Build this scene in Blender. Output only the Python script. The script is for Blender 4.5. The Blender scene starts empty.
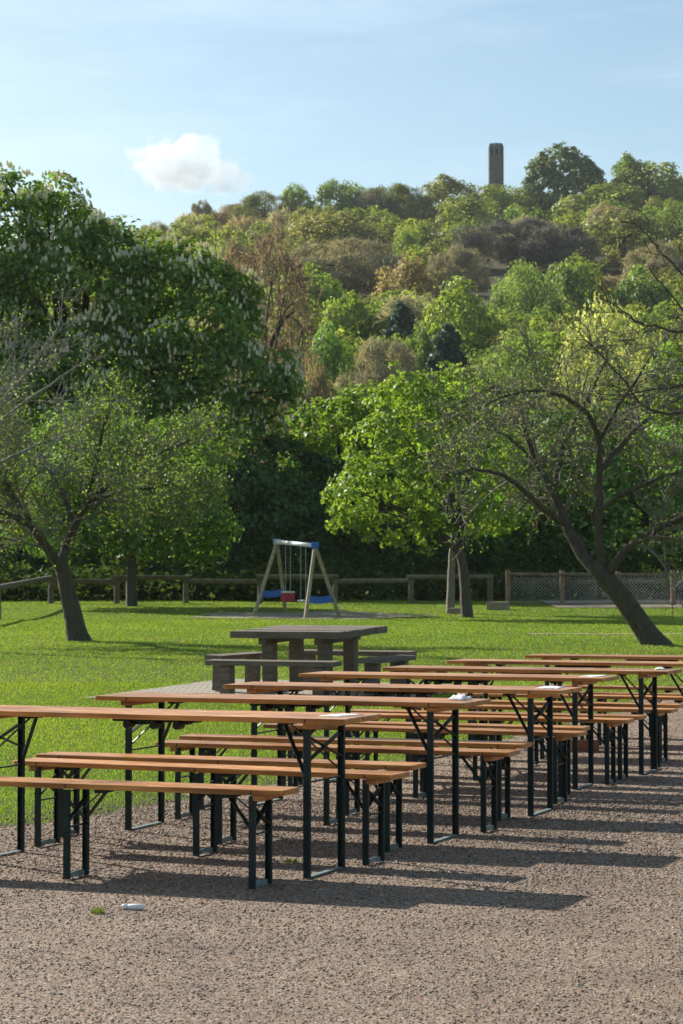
import bpy, bmesh, math, random
import numpy as np
from mathutils import Vector, Matrix
R = math.radians
S = bpy.context.scene
C = S.collection
F_PX, CAM_H, PITCH = 2261.0, 1.43, math.atan((583.7 - 512) / 2261.0)

# ------------------------------------------------------------------ terrain
HY = np.array([-60, 0, 24, 30, 36, 45, 55, 62, 66, 70, 76, 85, 100, 130, 150, 200, 250, 350, 500, 620, 680, 800, 1200, 3000.])
HZ = np.array([0, 0, 0, .12, .22, .32, .38, .42, .5, .65, .82, .92, .95, 1.2, 1.8, 10.5, 20.8, 42, 74, 99, 105, 98, 60, 0.])
def H(x, y):
    x = np.asarray(x, float); y = np.asarray(y, float)
    z = (np.interp(y - 2, HY, HZ) + np.interp(y, HY, HZ) * 2 + np.interp(y + 2, HY, HZ)) / 4
    k = np.clip((y - 130) / 300, 0, 1)
    z = z + k * (-np.maximum(0, -x - 22 - y * .02) * .34 + np.clip(x, -60, 200) * .035 - 2.2)
    return np.maximum(z, np.minimum(np.interp(y, HY, HZ), .9))
def W(px, py, Z):
    u = (512 - py) / F_PX
    t = Z / (math.cos(PITCH) - u * math.sin(PITCH))
    return np.array([(px - 341.5) / F_PX * t, Z, CAM_H + t * (math.sin(PITCH) + u * math.cos(PITCH))])

# ------------------------------------------------------------------ node helpers
def mat(name):
    m = bpy.data.materials.new(name); m.use_nodes = True
    nt = m.node_tree
    for n in list(nt.nodes): nt.nodes.remove(n)
    return m, nt
def nd(nt, t, **kw):
    n = nt.nodes.new(t)
    for k, v in kw.items():
        if k.startswith('i_'):
            n.inputs[int(k[2:]) if k[2:].isdigit() else k[2:].replace('_', ' ')].default_value = v
        else: setattr(n, k, v)
    return n
def ramp(nt, stops, interp='LINEAR'):
    n = nt.nodes.new('ShaderNodeValToRGB'); cr = n.color_ramp; cr.interpolation = interp
    while len(cr.elements) < len(stops): cr.elements.new(.5)
    for e, (p, c) in zip(cr.elements, stops):
        e.position = p; e.color = (*c, 1) if len(c) == 3 else c
    return n
def L(nt, a, b): nt.links.new(a, b)
def mixc(nt, fac, a, b, mode='MIX'):
    n = nt.nodes.new('ShaderNodeMix'); n.data_type = 'RGBA'; n.blend_type = mode
    for sock, v in ((n.inputs[0], fac), (n.inputs[6], a), (n.inputs[7], b)):
        if hasattr(v, 'links'): L(nt, v, sock)
        else: sock.default_value = v if not isinstance(v, tuple) else (*v, 1)[:4]
    return n.outputs[2]
def noise(nt, vec, scale, detail=4, rough=.55):
    n = nd(nt, 'ShaderNodeTexNoise'); n.inputs['Scale'].default_value = scale
    n.inputs['Detail'].default_value = detail; n.inputs['Roughness'].default_value = rough
    if vec is not None: L(nt, vec, n.inputs['Vector'])
    return n.outputs['Fac']
def finish(nt, shader): L(nt, shader, nd(nt, 'ShaderNodeOutputMaterial').inputs[0])
def pbsdf(nt, color, rough=.6, bump=None, bstr=.3, bdist=.01, spec=.4, metal=0):
    b = nd(nt, 'ShaderNodeBsdfPrincipled')
    b.inputs['Metallic'].default_value = metal
    b.inputs['Specular IOR Level'].default_value = spec
    for k, v in (('Base Color', color), ('Roughness', rough)):
        if hasattr(v, 'links'): L(nt, v, b.inputs[k])
        else: b.inputs[k].default_value = (*v, 1) if isinstance(v, tuple) else v
    if bump is not None:
        bn = nd(nt, 'ShaderNodeBump'); bn.inputs['Strength'].default_value = bstr; bn.inputs['Distance'].default_value = bdist
        L(nt, bump, bn.inputs['Height']); L(nt, bn.outputs[0], b.inputs['Normal'])
    return b.outputs[0]
def objvec(nt, scale=(1, 1, 1), jitter=True):
    tc = nd(nt, 'ShaderNodeTexCoord'); mp = nd(nt, 'ShaderNodeMapping'); mp.inputs['Scale'].default_value = scale
    if jitter:
        oi = nd(nt, 'ShaderNodeObjectInfo'); ad = nd(nt, 'ShaderNodeVectorMath', operation='ADD')
        mu = nd(nt, 'ShaderNodeMath', operation='MULTIPLY'); mu.inputs[1].default_value = 37.
        L(nt, oi.outputs['Random'], mu.inputs[0]); L(nt, tc.outputs['Object'], ad.inputs[0]); L(nt, mu.outputs[0], ad.inputs[1])
        L(nt, ad.outputs[0], mp.inputs['Vector'])
    else: L(nt, tc.outputs['Object'], mp.inputs['Vector'])
    return mp.outputs[0]

# ------------------------------------------------------------------ materials
def m_leaf(name, src, trans=.5, var=.45, gloss=.03, gain=2.0):
    m, nt = mat(name)
    if src == 'object': col = nd(nt, 'ShaderNodeObjectInfo').outputs['Color']
    elif src == 'attr': col = nd(nt, 'ShaderNodeAttribute', attribute_name='Col').outputs['Color']
    else:
        rgb = nd(nt, 'ShaderNodeRGB'); rgb.outputs[0].default_value = (*src, 1); col = rgb.outputs[0]
    g = nd(nt, 'ShaderNodeNewGeometry')
    hv = nd(nt, 'ShaderNodeHueSaturation')
    mr = nd(nt, 'ShaderNodeMapRange'); mr.inputs[3].default_value = gain * (1 - var); mr.inputs[4].default_value = gain * (1 + var)
    L(nt, g.outputs['Random Per Island'], mr.inputs[0]); L(nt, mr.outputs[0], hv.inputs['Value'])
    wn = nd(nt, 'ShaderNodeTexWhiteNoise', noise_dimensions='1D'); L(nt, g.outputs['Random Per Island'], wn.inputs['W'])
    mh = nd(nt, 'ShaderNodeMapRange'); mh.inputs[3].default_value = .475; mh.inputs[4].default_value = .52
    L(nt, wn.outputs['Value'], mh.inputs[0]); L(nt, mh.outputs[0], hv.inputs['Hue']); L(nt, col, hv.inputs['Color'])
    d = nd(nt, 'ShaderNodeBsdfDiffuse'); t = nd(nt, 'ShaderNodeBsdfTranslucent'); gl = nd(nt, 'ShaderNodeBsdfGlossy')
    gl.inputs['Roughness'].default_value = .45; gl.inputs['Color'].default_value = (.8, .85, .9, 1)
    tc = mixc(nt, .55, hv.outputs[0], (1.25, 1.35, .55, 1), 'MULTIPLY')
    L(nt, hv.outputs[0], d.inputs[0]); L(nt, tc, t.inputs[0])
    a = nd(nt, 'ShaderNodeMixShader'); a.inputs[0].default_value = trans; L(nt, d.outputs[0], a.inputs[1]); L(nt, t.outputs[0], a.inputs[2])
    b = nd(nt, 'ShaderNodeMixShader'); b.inputs[0].default_value = gloss; L(nt, a.outputs[0], b.inputs[1]); L(nt, gl.outputs[0], b.inputs[2])
    finish(nt, b.outputs[0]); return m
def m_bark(name, dark, light, scale=5):
    m, nt = mat(name); v = objvec(nt, (1, 1, .35))
    n = noise(nt, v, scale * 3, 6, .65); n2 = noise(nt, v, scale * .5, 3)
    r = ramp(nt, [(.3, dark), (.7, light)]); L(nt, n, r.inputs[0])
    c = mixc(nt, n2, r.outputs[0], tuple(x * .7 for x in light))
    finish(nt, pbsdf(nt, c, .85, n, 1, .06, .2)); return m
def m_varnish():
    m, nt = mat('varnished_pine')
    v = objvec(nt, (1.3, 26, 26)); n = noise(nt, v, 1.6, 5, .6)
    v2 = objvec(nt, (1, 3, 3)); n2 = noise(nt, v2, 1.7, 4, .6)
    v3 = objvec(nt, (1.2, 6, 6)); n3 = noise(nt, v3, 4.5, 5, .7)
    r = ramp(nt, [(.25, (.20, .060, .011)), (.5, (.41, .160, .031)), (.75, (.62, .295, .085))]); L(nt, n, r.inputs[0])
    r2 = ramp(nt, [(.34, (.45, .38, .33)), (.5, (1, 1, 1)), (.68, (1.2, 1.17, 1.1))]); L(nt, n2, r2.inputs[0])
    c = mixc(nt, .8, r.outputs[0], r2.outputs[0], 'MULTIPLY')
    r3 = ramp(nt, [(.5, (0, 0, 0)), (.66, (1, 1, 1))]); L(nt, n3, r3.inputs[0])
    g = nd(nt, 'ShaderNodeNewGeometry'); sp = nd(nt, 'ShaderNodeSeparateXYZ'); L(nt, g.outputs['Normal'], sp.inputs[0])
    up = nd(nt, 'ShaderNodeMath', operation='MULTIPLY', use_clamp=True); L(nt, sp.outputs[2], up.inputs[0]); L(nt, r3.outputs[0], up.inputs[1])
    w = nd(nt, 'ShaderNodeMath', operation='MULTIPLY'); L(nt, up.outputs[0], w.inputs[0]); w.inputs[1].default_value = .7
    c = mixc(nt, w.outputs[0], c, (.62, .49, .35, 1))      # worn varnish plus sheen painted into the colour, only on the upper face
    oi = nd(nt, 'ShaderNodeObjectInfo'); hv = nd(nt, 'ShaderNodeHueSaturation'); mo = nd(nt, 'ShaderNodeMapRange'); mo.inputs[3].default_value = .86; mo.inputs[4].default_value = 1.18
    L(nt, oi.outputs['Random'], mo.inputs[0]); L(nt, mo.outputs[0], hv.inputs['Value']); L(nt, c, hv.inputs['Color']); c = hv.outputs[0]     # each board aged a little differently
    rr = ramp(nt, [(.3, (.26,) * 3), (.7, (.48,) * 3)]); L(nt, n2, rr.inputs[0])
    finish(nt, pbsdf(nt, c, rr.outputs[0], n, .25, .002, .5)); return m
def m_grey_wood():
    m, nt = mat('weathered_timber')
    n = noise(nt, objvec(nt, (2, 22, 22)), 1.8, 6, .65); n2 = noise(nt, objvec(nt), 3, 3)
    r = ramp(nt, [(.25, (.062, .048, .036)), (.55, (.175, .145, .115)), (.8, (.30, .265, .22))]); L(nt, n, r.inputs[0])
    c = mixc(nt, n2, r.outputs[0], (.09, .075, .055, 1)); c = mixc(nt, .6, c, r.outputs[0])
    finish(nt, pbsdf(nt, c, .8, n, .7, .01, .25)); return m
def m_plain(name, c, c2=None, rough=.5, scale=8, metal=0, bstr=.15, spec=.4):
    m, nt = mat(name); c2 = c2 or tuple(x * .75 for x in c)
    n = noise(nt, objvec(nt), scale, 5, .65); r = ramp(nt, [(.35, c2), (.65, c)]); L(nt, n, r.inputs[0])
    finish(nt, pbsdf(nt, r.outputs[0], rough, n, bstr, .004, spec, metal)); return m

M = {}
M['leaf'] = m_leaf('tree_leaf', 'object'); M['leaf_mass'] = m_leaf('woodland_leaf', 'attr', .5, .45, .008)
M['twig_mass'] = m_leaf('bare_twig_crown', 'object', .35, .35, 0, 1.8)
M['grass'] = m_leaf('grass_blade', 'attr', .5, .34, .03, 1.75)
M['bark'] = m_bark('orchard_bark', (.02, .017, .012), (.15, .128, .095))
M['twig'] = m_bark('grey_twig_bark', (.11, .10, .075), (.33, .30, .235), 9)
M['grey_twig'] = m_bark('pale_grey_twig_bark', (.15, .14, .12), (.38, .36, .31), 9)
M['bark_dark'] = m_bark('forest_bark', (.018, .015, .012), (.06, .052, .042), 2)
M['varnish'] = m_varnish(); M['timber'] = m_grey_wood()
M['steel'] = m_plain('dark_green_steel', (.007, .024, .024), (.004, .013, .0135), .5, 14, 0, .1, .35)
M['foot'] = m_plain('scuffed_pale_steel', (.22, .30, .30), (.09, .13, .13), .5, 25)
M['rail'] = m_plain('fence_timber', (.20, .165, .115), (.10, .08, .055), .8, 6)
M['post'] = m_plain('brown_post', (.30, .215, .145), (.18, .125, .08), .8, 6)
M['pole'] = m_plain('pale_swing_timber', (.42, .35, .22), (.28, .23, .14), .6, 5)
M['blue'] = m_plain('blue_plastic', (.012, .13, .52), (.01, .11, .44), .4)
M['red'] = m_plain('red_rubber', (.42, .02, .035), None, .45)
M['white'] = m_plain('white_painted_metal', (.78, .80, .80), (.7, .72, .72), .35)
M['paper'] = m_plain('white_paper', (.8, .8, .82), (.72, .72, .74), .7)  # for the tissues, and for flat sheets that imitate sun glare
M['wire'] = m_plain('galvanised_wire', (.5, .52, .52), None, .5, 9, .2)
M['stone'] = m_plain('tower_stone', (.19, .19, .19), (.11, .11, .115), .9, .7)
M['dark'] = m_plain('dark_opening', (.012, .012, .012), None, .9)
M['block'] = m_plain('sandstone_block', (.36, .30, .21), (.24, .19, .13), .9, 6, 0, .5)
M['brick'] = m_plain('red_clay', (.33, .13, .06), (.23, .085, .04), .85, 20, 0, .5)
M['blossom'] = m_leaf('chestnut_blossom', (.80, .76, .62), .4, .12, 0, 1)

def m_gravel(name, pebble):
    m, nt = mat(name)
    stops = [(0, (.13, .105, .085)), (.12, (.25, .20, .155)), (.28, (.42, .35, .28)), (.44, (.30, .14, .065)), (.56, (.50, .43, .36)), (.70, (.44, .27, .15)), (.80, (.20, .18, .16)), (.90, (.66, .62, .56)), (1, (.8, .77, .72))]
    if pebble:
        g = nd(nt, 'ShaderNodeNewGeometry'); r = ramp(nt, stops, 'CONSTANT'); L(nt, g.outputs['Random Per Island'], r.inputs[0])
        tc = nd(nt, 'ShaderNodeTexCoord'); n = noise(nt, tc.outputs['Object'], 220, 3)
        c = mixc(nt, n, r.outputs[0], (.30, .235, .175, 1)); c = mixc(nt, .8, c, r.outputs[0])
        lo = noise(nt, tc.outputs['Object'], 1.3, 6, .68); rl = ramp(nt, [(.28, (.68, .65, .63)), (.5, (.98, .97, .95)), (.72, (1.16, 1.13, 1.09))]); L(nt, lo, rl.inputs[0])
        finish(nt, pbsdf(nt, mixc(nt, 1, mixc(nt, 1, c, rl.outputs[0], 'MULTIPLY'), (.615, .575, .54, 1), 'MULTIPLY'), .75, n, .3, .002, .3)); return m
    tc = nd(nt, 'ShaderNodeTexCoord'); v = tc.outputs['Object']
    vo = nd(nt, 'ShaderNodeTexVoronoi'); vo.inputs['Scale'].default_value = 120; L(nt, v, vo.inputs['Vector'])
    sp = nd(nt, 'ShaderNodeSeparateColor'); L(nt, vo.outputs['Color'], sp.inputs[0])
    r = ramp(nt, stops); L(nt, sp.outputs[0], r.inputs[0])
    vo2 = nd(nt, 'ShaderNodeTexVoronoi'); vo2.inputs['Scale'].default_value = 260; L(nt, v, vo2.inputs['Vector'])
    sp2 = nd(nt, 'ShaderNodeSeparateColor'); L(nt, vo2.outputs['Color'], sp2.inputs[0])
    r2 = ramp(nt, [(0, (.19, .15, .115)), (.5, (.33, .26, .2)), (1, (.47, .41, .34))]); L(nt, sp2.outputs[1], r2.inputs[0])
    c = mixc(nt, .3, r.outputs[0], r2.outputs[0])
    lo = noise(nt, v, 1.3, 6, .68); rl = ramp(nt, [(.28, (.68, .65, .63)), (.5, (.98, .97, .95)), (.72, (1.16, 1.13, 1.09))]); L(nt, lo, rl.inputs[0])
    c = mixc(nt, 1, c, rl.outputs[0], 'MULTIPLY'); c = mixc(nt, 1, c, (.615, .575, .54, 1), 'MULTIPLY')
    ad = nd(nt, 'ShaderNodeMath', operation='ADD'); L(nt, vo.outputs['Distance'], ad.inputs[0]); L(nt, vo2.outputs['Distance'], ad.inputs[1])
    inv = nd(nt, 'ShaderNodeMath', operation='MULTIPLY'); inv.inputs[1].default_value = -1; L(nt, ad.outputs[0], inv.inputs[0])
    finish(nt, pbsdf(nt, c, .85, inv.outputs[0], .45, .004, .25)); return m
M['gravel'] = m_gravel('gravel_bed', False); M['pebble'] = m_gravel('gravel_pebbles', True)
def m_lawn():
    m, nt = mat('mown_lawn'); tc = nd(nt, 'ShaderNodeTexCoord'); v = tc.outputs['Object']
    a = noise(nt, v, .5, 5, .6); b = noise(nt, v, 18, 6, .7)
    r = ramp(nt, [(.3, (.065, .10, .013)), (.55, (.10, .14, .018)), (.75, (.14, .17, .024))]); L(nt, a, r.inputs[0])
    r2 = ramp(nt, [(.3, (.55, .6, .5)), (.7, (1.25, 1.2, 1.1))]); L(nt, b, r2.inputs[0])
    c = mixc(nt, 1, r.outputs[0], r2.outputs[0], 'MULTIPLY')
    finish(nt, pbsdf(nt, c, .9, b, .9, .05, .1)); return m
M['lawn'] = m_lawn()
def m_hill():
    m, nt = mat('leaf_litter_slope'); tc = nd(nt, 'ShaderNodeTexCoord'); a = noise(nt, tc.outputs['Object'], .15, 6, .65)
    r = ramp(nt, [(.3, (.035, .04, .018)), (.7, (.075, .062, .035))]); L(nt, a, r.inputs[0])
    finish(nt, pbsdf(nt, r.outputs[0], .95, a, .5, .3, .1)); return m
M['hill'] = m_hill()
def m_paving():
    m, nt = mat('stone_setts'); v = objvec(nt, jitter=False)
    br = nd(nt, 'ShaderNodeTexBrick'); L(nt, v, br.inputs['Vector']); br.inputs['Scale'].default_value = 3.2
    br.inputs['Color1'].default_value = (.42, .37, .32, 1); br.inputs['Color2'].default_value = (.31, .27, .235, 1); br.inputs['Mortar'].default_value = (.1, .1, .06, 1)
    br.inputs['Mortar Size'].default_value = .03
    n = noise(nt, v, 4, 5, .7); c = mixc(nt, n, br.outputs[0], (.26, .24, .18, 1)); c = mixc(nt, .5, c, br.outputs[0])
    finish(nt, pbsdf(nt, c, .9, n, .5, .02, .2)); return m
M['paving'] = m_paving()
M['sand'] = m_plain('worn_sandy_earth', (.31, .275, .20), (.19, .175, .115), .95, 2.2, 0, .4, .1)

# ------------------------------------------------------------------ objects
def tag(o, label=None, cat=None, group=None, kind=None):
    for k, v in (('label', label), ('category', cat), ('group', group), ('kind', kind)):
        if v: o[k] = v
    return o
def empty(name, loc, rz=0, rot=None, scale=None):
    o = bpy.data.objects.new(name, None); C.objects.link(o); o.empty_display_size = .2
    o.location = [float(a) for a in loc]; o.rotation_euler = rot or (0, 0, rz)
    if scale is not None: o.scale = scale
    return o
def link(name, me, parent=None, color=None):
    o = bpy.data.objects.new(name, me); C.objects.link(o)
    if parent: o.parent = parent
    if color: o.color = (*color, 1)
    return o
def arrmesh(name, V, faces_n, idx, m, cols=None, smooth=False):
    """V (n,3); faces_n: vertices per face (int or array); idx flat"""
    me = bpy.data.meshes.new(name); V = np.ascontiguousarray(V, np.float32); idx = np.ascontiguousarray(idx, np.int32).ravel()
    nf = len(idx) // faces_n if isinstance(faces_n, int) else len(faces_n)
    tot = np.full(nf, faces_n, np.int32) if isinstance(faces_n, int) else np.asarray(faces_n, np.int32)
    st = np.concatenate([[0], np.cumsum(tot)[:-1]]).astype(np.int32)
    me.vertices.add(len(V)); me.vertices.foreach_set('co', V.ravel())
    me.loops.add(len(idx)); me.loops.foreach_set('vertex_index', idx)
    me.polygons.add(nf); me.polygons.foreach_set('loop_start', st)
    if smooth: me.polygons.foreach_set('use_smooth', np.ones(nf, bool))
    me.update(calc_edges=True); me.validate()
    if cols is not None:
        ca = me.color_attributes.new('Col', 'FLOAT_COLOR', 'POINT')
        ca.data.foreach_set('color', np.ascontiguousarray(np.c_[cols, np.ones(len(cols))], np.float32).ravel())
    me.materials.append(m); return me
def bm_mesh(name, bm, m, smooth=False):
    bmesh.ops.recalc_face_normals(bm, faces=bm.faces[:])
    me = bpy.data.meshes.new(name); bm.to_mesh(me); bm.free(); me.materials.append(m)
    if smooth:
        for p in me.polygons: p.use_smooth = True
    return me
def add_box(bm, c, s, rot=None, bev=0):
    r = bmesh.ops.create_cube(bm, size=1); vs = r['verts']
    mt = Matrix.Translation(c) @ (rot.to_4x4() if rot else Matrix()) @ Matrix.Diagonal((*s, 1))
    bmesh.ops.transform(bm, matrix=mt, verts=vs)
    if bev:
        es = list({e for v in vs for e in v.link_edges}); bmesh.ops.bevel(bm, geom=es, offset=bev, segments=2, affect='EDGES', profile=.6)
def add_bar(bm, a, b, w, t=None, up=(0, 0, 1)):
    a, b = Vector(a), Vector(b); d = b - a; z = d.normalized(); x = Vector(up).cross(z)
    if x.length < 1e-4: x = Vector((1, 0, 0))
    x.normalize(); y = z.cross(x)
    rot = Matrix((x, y, z)).transposed()
    add_box(bm, (a + b) / 2, (w, t or w, d.length), rot)
def add_prism(bm, pts, z0, z1, bev=0):
    lo = [bm.verts.new((x, y, z0)) for x, y in pts]; hi = [bm.verts.new((x, y, z1)) for x, y in pts]; n = len(pts)
    fs = [bm.faces.new(lo[::-1]), bm.faces.new(hi)] + [bm.faces.new((lo[i], lo[(i + 1) % n], hi[(i + 1) % n], hi[i])) for i in range(n)]
    if bev:
        es = [e for f in fs[:2] for e in f.edges]; bmesh.ops.bevel(bm, geom=es, offset=bev, segments=2, affect='EDGES', profile=.5)
def rrect(lx, ly, r, n=4):
    out = []
    for cx, cy, a0 in ((lx / 2 - r, ly / 2 - r, 0), (-lx / 2 + r, ly / 2 - r, 90), (-lx / 2 + r, -ly / 2 + r, 180), (lx / 2 - r, -ly / 2 + r, 270)):
        for i in range(n + 1):
            a = R(a0 + 90 * i / n); out.append((cx + r * math.cos(a), cy + r * math.sin(a)))
    return out
def tubes(polys, sides=5, smooth=True):
    """polys: list of (pts (n,3), radii (n))  ->  V, quads"""
    Vs, Fs, o = [], [], 0
    ang = np.linspace(0, 2 * np.pi, sides, endpoint=False); ca, sa = np.cos(ang), np.sin(ang)
    k = np.arange(sides); k2 = (k + 1) % sides
    for P, r in polys:
        P = np.asarray(P, float); r = np.asarray(r, float); n = len(P)
        T = np.gradient(P, axis=0); T /= np.linalg.norm(T, axis=1, keepdims=True) + 1e-9
        ref = np.array([.13, .31, .94]) if abs(T[0, 2]) < .8 else np.array([.9, .4, .1])
        A = np.cross(T, ref); A /= np.linalg.norm(A, axis=1, keepdims=True) + 1e-9; B = np.cross(T, A)
        V = P[:, None] + (A[:, None] * ca[None, :, None] + B[:, None] * sa[None, :, None]) * r[:, None, None]
        Vs.append(V.reshape(-1, 3)); i = np.arange(n - 1)[:, None] * sides + o
        Fs.append(np.stack([i + k, i + k2, i + sides + k2, i + sides + k], -1).reshape(-1, 4)); o += n * sides
    return np.concatenate(Vs), np.concatenate(Fs)
def tubemesh(name, polys, m, sides=5):
    V, Fq = tubes(polys, sides); return arrmesh(name, V, 4, Fq, m, smooth=True)
def unit(v): return v / (np.linalg.norm(v, axis=-1, keepdims=True) + 1e-9)
def leaves(c, n, s, rng, asp=.6, fold=.18, along=None):
    c = np.asarray(c); N = len(c); n = unit(n); t = rng.normal(size=(N, 3)) if along is None else along + rng.normal(size=(N, 3)) * .35
    t = unit(t - n * np.sum(t * n, 1, keepdims=True)); b = np.cross(n, t); s = np.broadcast_to(np.asarray(s, float).reshape(-1, 1), (N, 1))
    V = np.stack([c - t * s * .5, c + b * s * asp * .5 + n * s * fold, c + t * s * .5, c - b * s * asp * .5 + n * s * fold], 1).reshape(-1, 3)
    return V, np.arange(4 * N).reshape(-1, 4)
def crown_pts(lobes, n_cl, cr, per, rng, low=-.55, shell=.72):
    lb = np.array(lobes, float); a = (lb[:, 3] * lb[:, 4] + lb[:, 4] * lb[:, 5] + lb[:, 3] * lb[:, 5]); a = a / a.sum()
    cc, oo = [], []
    while len(cc) < n_cl:
        l = lb[rng.choice(len(lb), p=a)]; d = unit(rng.normal(size=3))
        if d[2] < low: continue
        p = l[:3] + d * l[3:] * rng.uniform(shell, 1)
        ins = (((p - lb[:, :3]) / lb[:, 3:]) ** 2).sum(1)
        if (ins < .5).any() and rng.random() < .8: continue
        cc.append(p); oo.append(unit(d / l[3:]))
    cc = np.array(cc); oo = np.array(oo)
    r = cr * rng.uniform(.6, 1.35, n_cl)
    ci = np.repeat(np.arange(n_cl), per); d = unit(rng.normal(size=(len(ci), 3)) + oo[ci] * .5 + np.array([0, 0, .35]))
    P = cc[ci] + d * (r[ci] * rng.uniform(.35, 1, len(ci)) ** .7)[:, None] * np.array([1, 1, .75])
    Nn = unit(d * .8 + oo[ci] * .5 + rng.normal(size=(len(ci), 3)) * .55 + np.array([0, 0, .35]))
    return P, Nn, cc, oo, d
def limb_to(a, b, r0, rng, n=6, sag=.15, r1=None):
    a, b = np.asarray(a, float), np.asarray(b, float); t = np.linspace(0, 1, n)[:, None]; ln = np.linalg.norm(b - a)
    mid = (a + b) / 2 + np.array([0, 0, ln * sag]) + rng.normal(size=3) * ln * .07
    P = (1 - t) ** 2 * a + 2 * t * (1 - t) * mid + t * t * b
    return P, np.linspace(r0, r1 or r0 * .25, n)
def grow(out, p, d, ln, r, lev, mx, rng, droop=0., wander=.25, nch=(5, 5, 4, 3), ang=(35, 70), lensc=(.4, .75), rmin=.004):
    p = np.asarray(p, float); d = unit(np.asarray(d, float)); n = max(4, int(ln / .22)) if lev < mx else 4
    P = [p]; D = [d]
    for i in range(n - 1):
        d = unit(d + rng.normal(size=3) * wander * (.6 if lev else .35) + np.array([0, 0, -droop])); p = p + d * ln / (n - 1); P.append(p); D.append(d)
    P = np.array(P); rr = np.maximum(np.linspace(r, r * .4, n), rmin); out.append((P, rr, lev))
    if lev < mx: sprout(out, P, np.array(D), rr, ln, lev, mx, rng, droop, wander, nch, ang, lensc, rmin)
def sprout(out, P, D, rr, ln, lev, mx, rng, droop, wander, nch, ang, lensc, rmin, lo=.2):
    n = len(P); k = nch[min(lev, len(nch) - 1)]
    for q in range(k):
        f = lo + (1 - lo) * (q + rng.random()) / k; i = min(n - 1, int(f * (n - 1) + .5)); d = D[i]
        perp = unit(np.cross(d, rng.normal(size=3))); a = R(rng.uniform(*ang)) * (1 - .3 * f)
        grow(out, P[i], d * math.cos(a) + perp * math.sin(a), ln * rng.uniform(*lensc) * (1 - .35 * f), rr[i] * rng.uniform(.45, .7), lev + 1, mx, rng, droop, wander, nch, ang, lensc, rmin)

# ------------------------------------------------------------------ ground
def grid_mesh(name, xs, ys, m, dz=0, fn=H):
    X, Y = np.meshgrid(xs, ys); V = np.c_[X.ravel(), Y.ravel(), fn(X.ravel(), Y.ravel()) + dz]; nx = len(xs)
    i = (np.arange(len(ys) - 1)[:, None] * nx + np.arange(nx - 1)[None]).ravel()
    return arrmesh(name, V, 4, np.stack([i, i + 1, i + nx + 1, i + nx], 1), m, smooth=True)
tag(link('lawn', grid_mesh('lawn', np.concatenate([np.linspace(-260, -40, 10), np.linspace(-36, 60, 97), np.linspace(70, 300, 10)]), np.concatenate([np.linspace(-60, 20, 21), np.linspace(21, 128, 108)]), M['lawn'])), kind='structure')
tag(link('hillside', grid_mesh('hillside', np.concatenate([np.linspace(-1400, -320, 8), np.linspace(-300, 300, 76), np.linspace(340, 1400, 8)]), np.concatenate([[127.9], np.linspace(133, 900, 90), np.linspace(950, 1500, 8)]), M['hill'])), kind='structure')
rng = np.random.default_rng(5)
EDGE = np.array([(-16, -10), (-6.5, 5.0), (-3.6, 10.2), (-1.98, 13.05), (-1.25, 14.7), (.75, 18.5), (3.45, 26.2), (6.2, 34), (13, 48)])
def edge_x(y): return np.interp(y, EDGE[:, 1], EDGE[:, 0]) + .10 * np.sin(y * 2.3) + .07 * np.sin(y * 5.1 + 1) + .04 * np.sin(y * 13)
ys = np.concatenate([np.linspace(-10, 10, 30), np.linspace(10.1, 34, 240)]); tt = np.concatenate([[0], np.linspace(.004, 1, 14) ** 1.6])
ex = edge_x(ys); Xg = ex[:, None] + tt[None] * (24 - ex[:, None]); Yg = np.repeat(ys[:, None], len(tt), 1)
Vg = np.c_[Xg.ravel(), Yg.ravel(), H(Xg.ravel(), Yg.ravel()) + .006]; nx = len(tt)
ii = (np.arange(len(ys) - 1)[:, None] * nx + np.arange(nx - 1)[None]).ravel()
tag(link('gravel_yard', arrmesh('gravel_yard', Vg, 4, np.stack([ii, ii + 1, ii + nx + 1, ii + nx], 1), M['gravel'])), kind='structure')

def scatter(n, y0, y1, rng, pw=1., mx=.6):
    """points spread over the wedge the photo can see plus a margin; denser when near (pw)"""
    y = (rng.random(n) * (y1 ** (2 - pw) - y0 ** (2 - pw)) + y0 ** (2 - pw)) ** (1 / (2 - pw))
    x = (rng.random(n) * 2 - 1) * (y * .151 * 1.12 + mx); return x, y
# pebbles: many small stones, one uncountable mass
ico = bmesh.new(); bmesh.ops.create_icosphere(ico, subdivisions=1, radius=1); IV = np.array([v.co[:] for v in ico.verts]); IF = np.array([[v.index for v in f.verts] for f in ico.faces]); ico.free()
OV = np.array([(1, 0, 0), (-1, 0, 0), (0, 1, 0), (0, -1, 0), (0, 0, 1), (0, 0, -1.)]); OF = np.array([(0, 2, 4), (2, 1, 4), (1, 3, 4), (3, 0, 4), (2, 0, 5), (1, 2, 5), (3, 1, 5), (0, 3, 5)])
def pebbles(n, y0, y1, r0, r1, pw, IV, IF):
    x, y = scatter(n, y0, y1, rng, pw); k = x > edge_x(y) - .15 + rng.exponential(.25, n) * np.sign(rng.random(n) - .3); x, y = x[k], y[k]; n = len(x)
    r = np.exp(rng.uniform(np.log(r0), np.log(r1), n)) * (y / 9).clip(1, 1.6)
    A = unit(rng.normal(size=(n, 3, 3))); sc = rng.uniform(.55, 1.2, (n, 1, 3)) * np.array([1, 1, .6])
    nv = len(IV); V = IV[None] * sc * (1 + rng.normal(size=(n, nv, 1)) * .12) * r[:, None, None]
    a = rng.uniform(0, 6.28, n); ca, sa = np.cos(a)[:, None], np.sin(a)[:, None]
    V = np.stack([V[..., 0] * ca - V[..., 1] * sa, V[..., 0] * sa + V[..., 1] * ca, V[..., 2]], -1)
    V += np.stack([x, y, .006 + r * .12 + H(x, y)], 1)[:, None]
    return V.reshape(-1, 3), (IF[None] + nv * np.arange(n)[:, None, None]).reshape(-1, 3)
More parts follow.
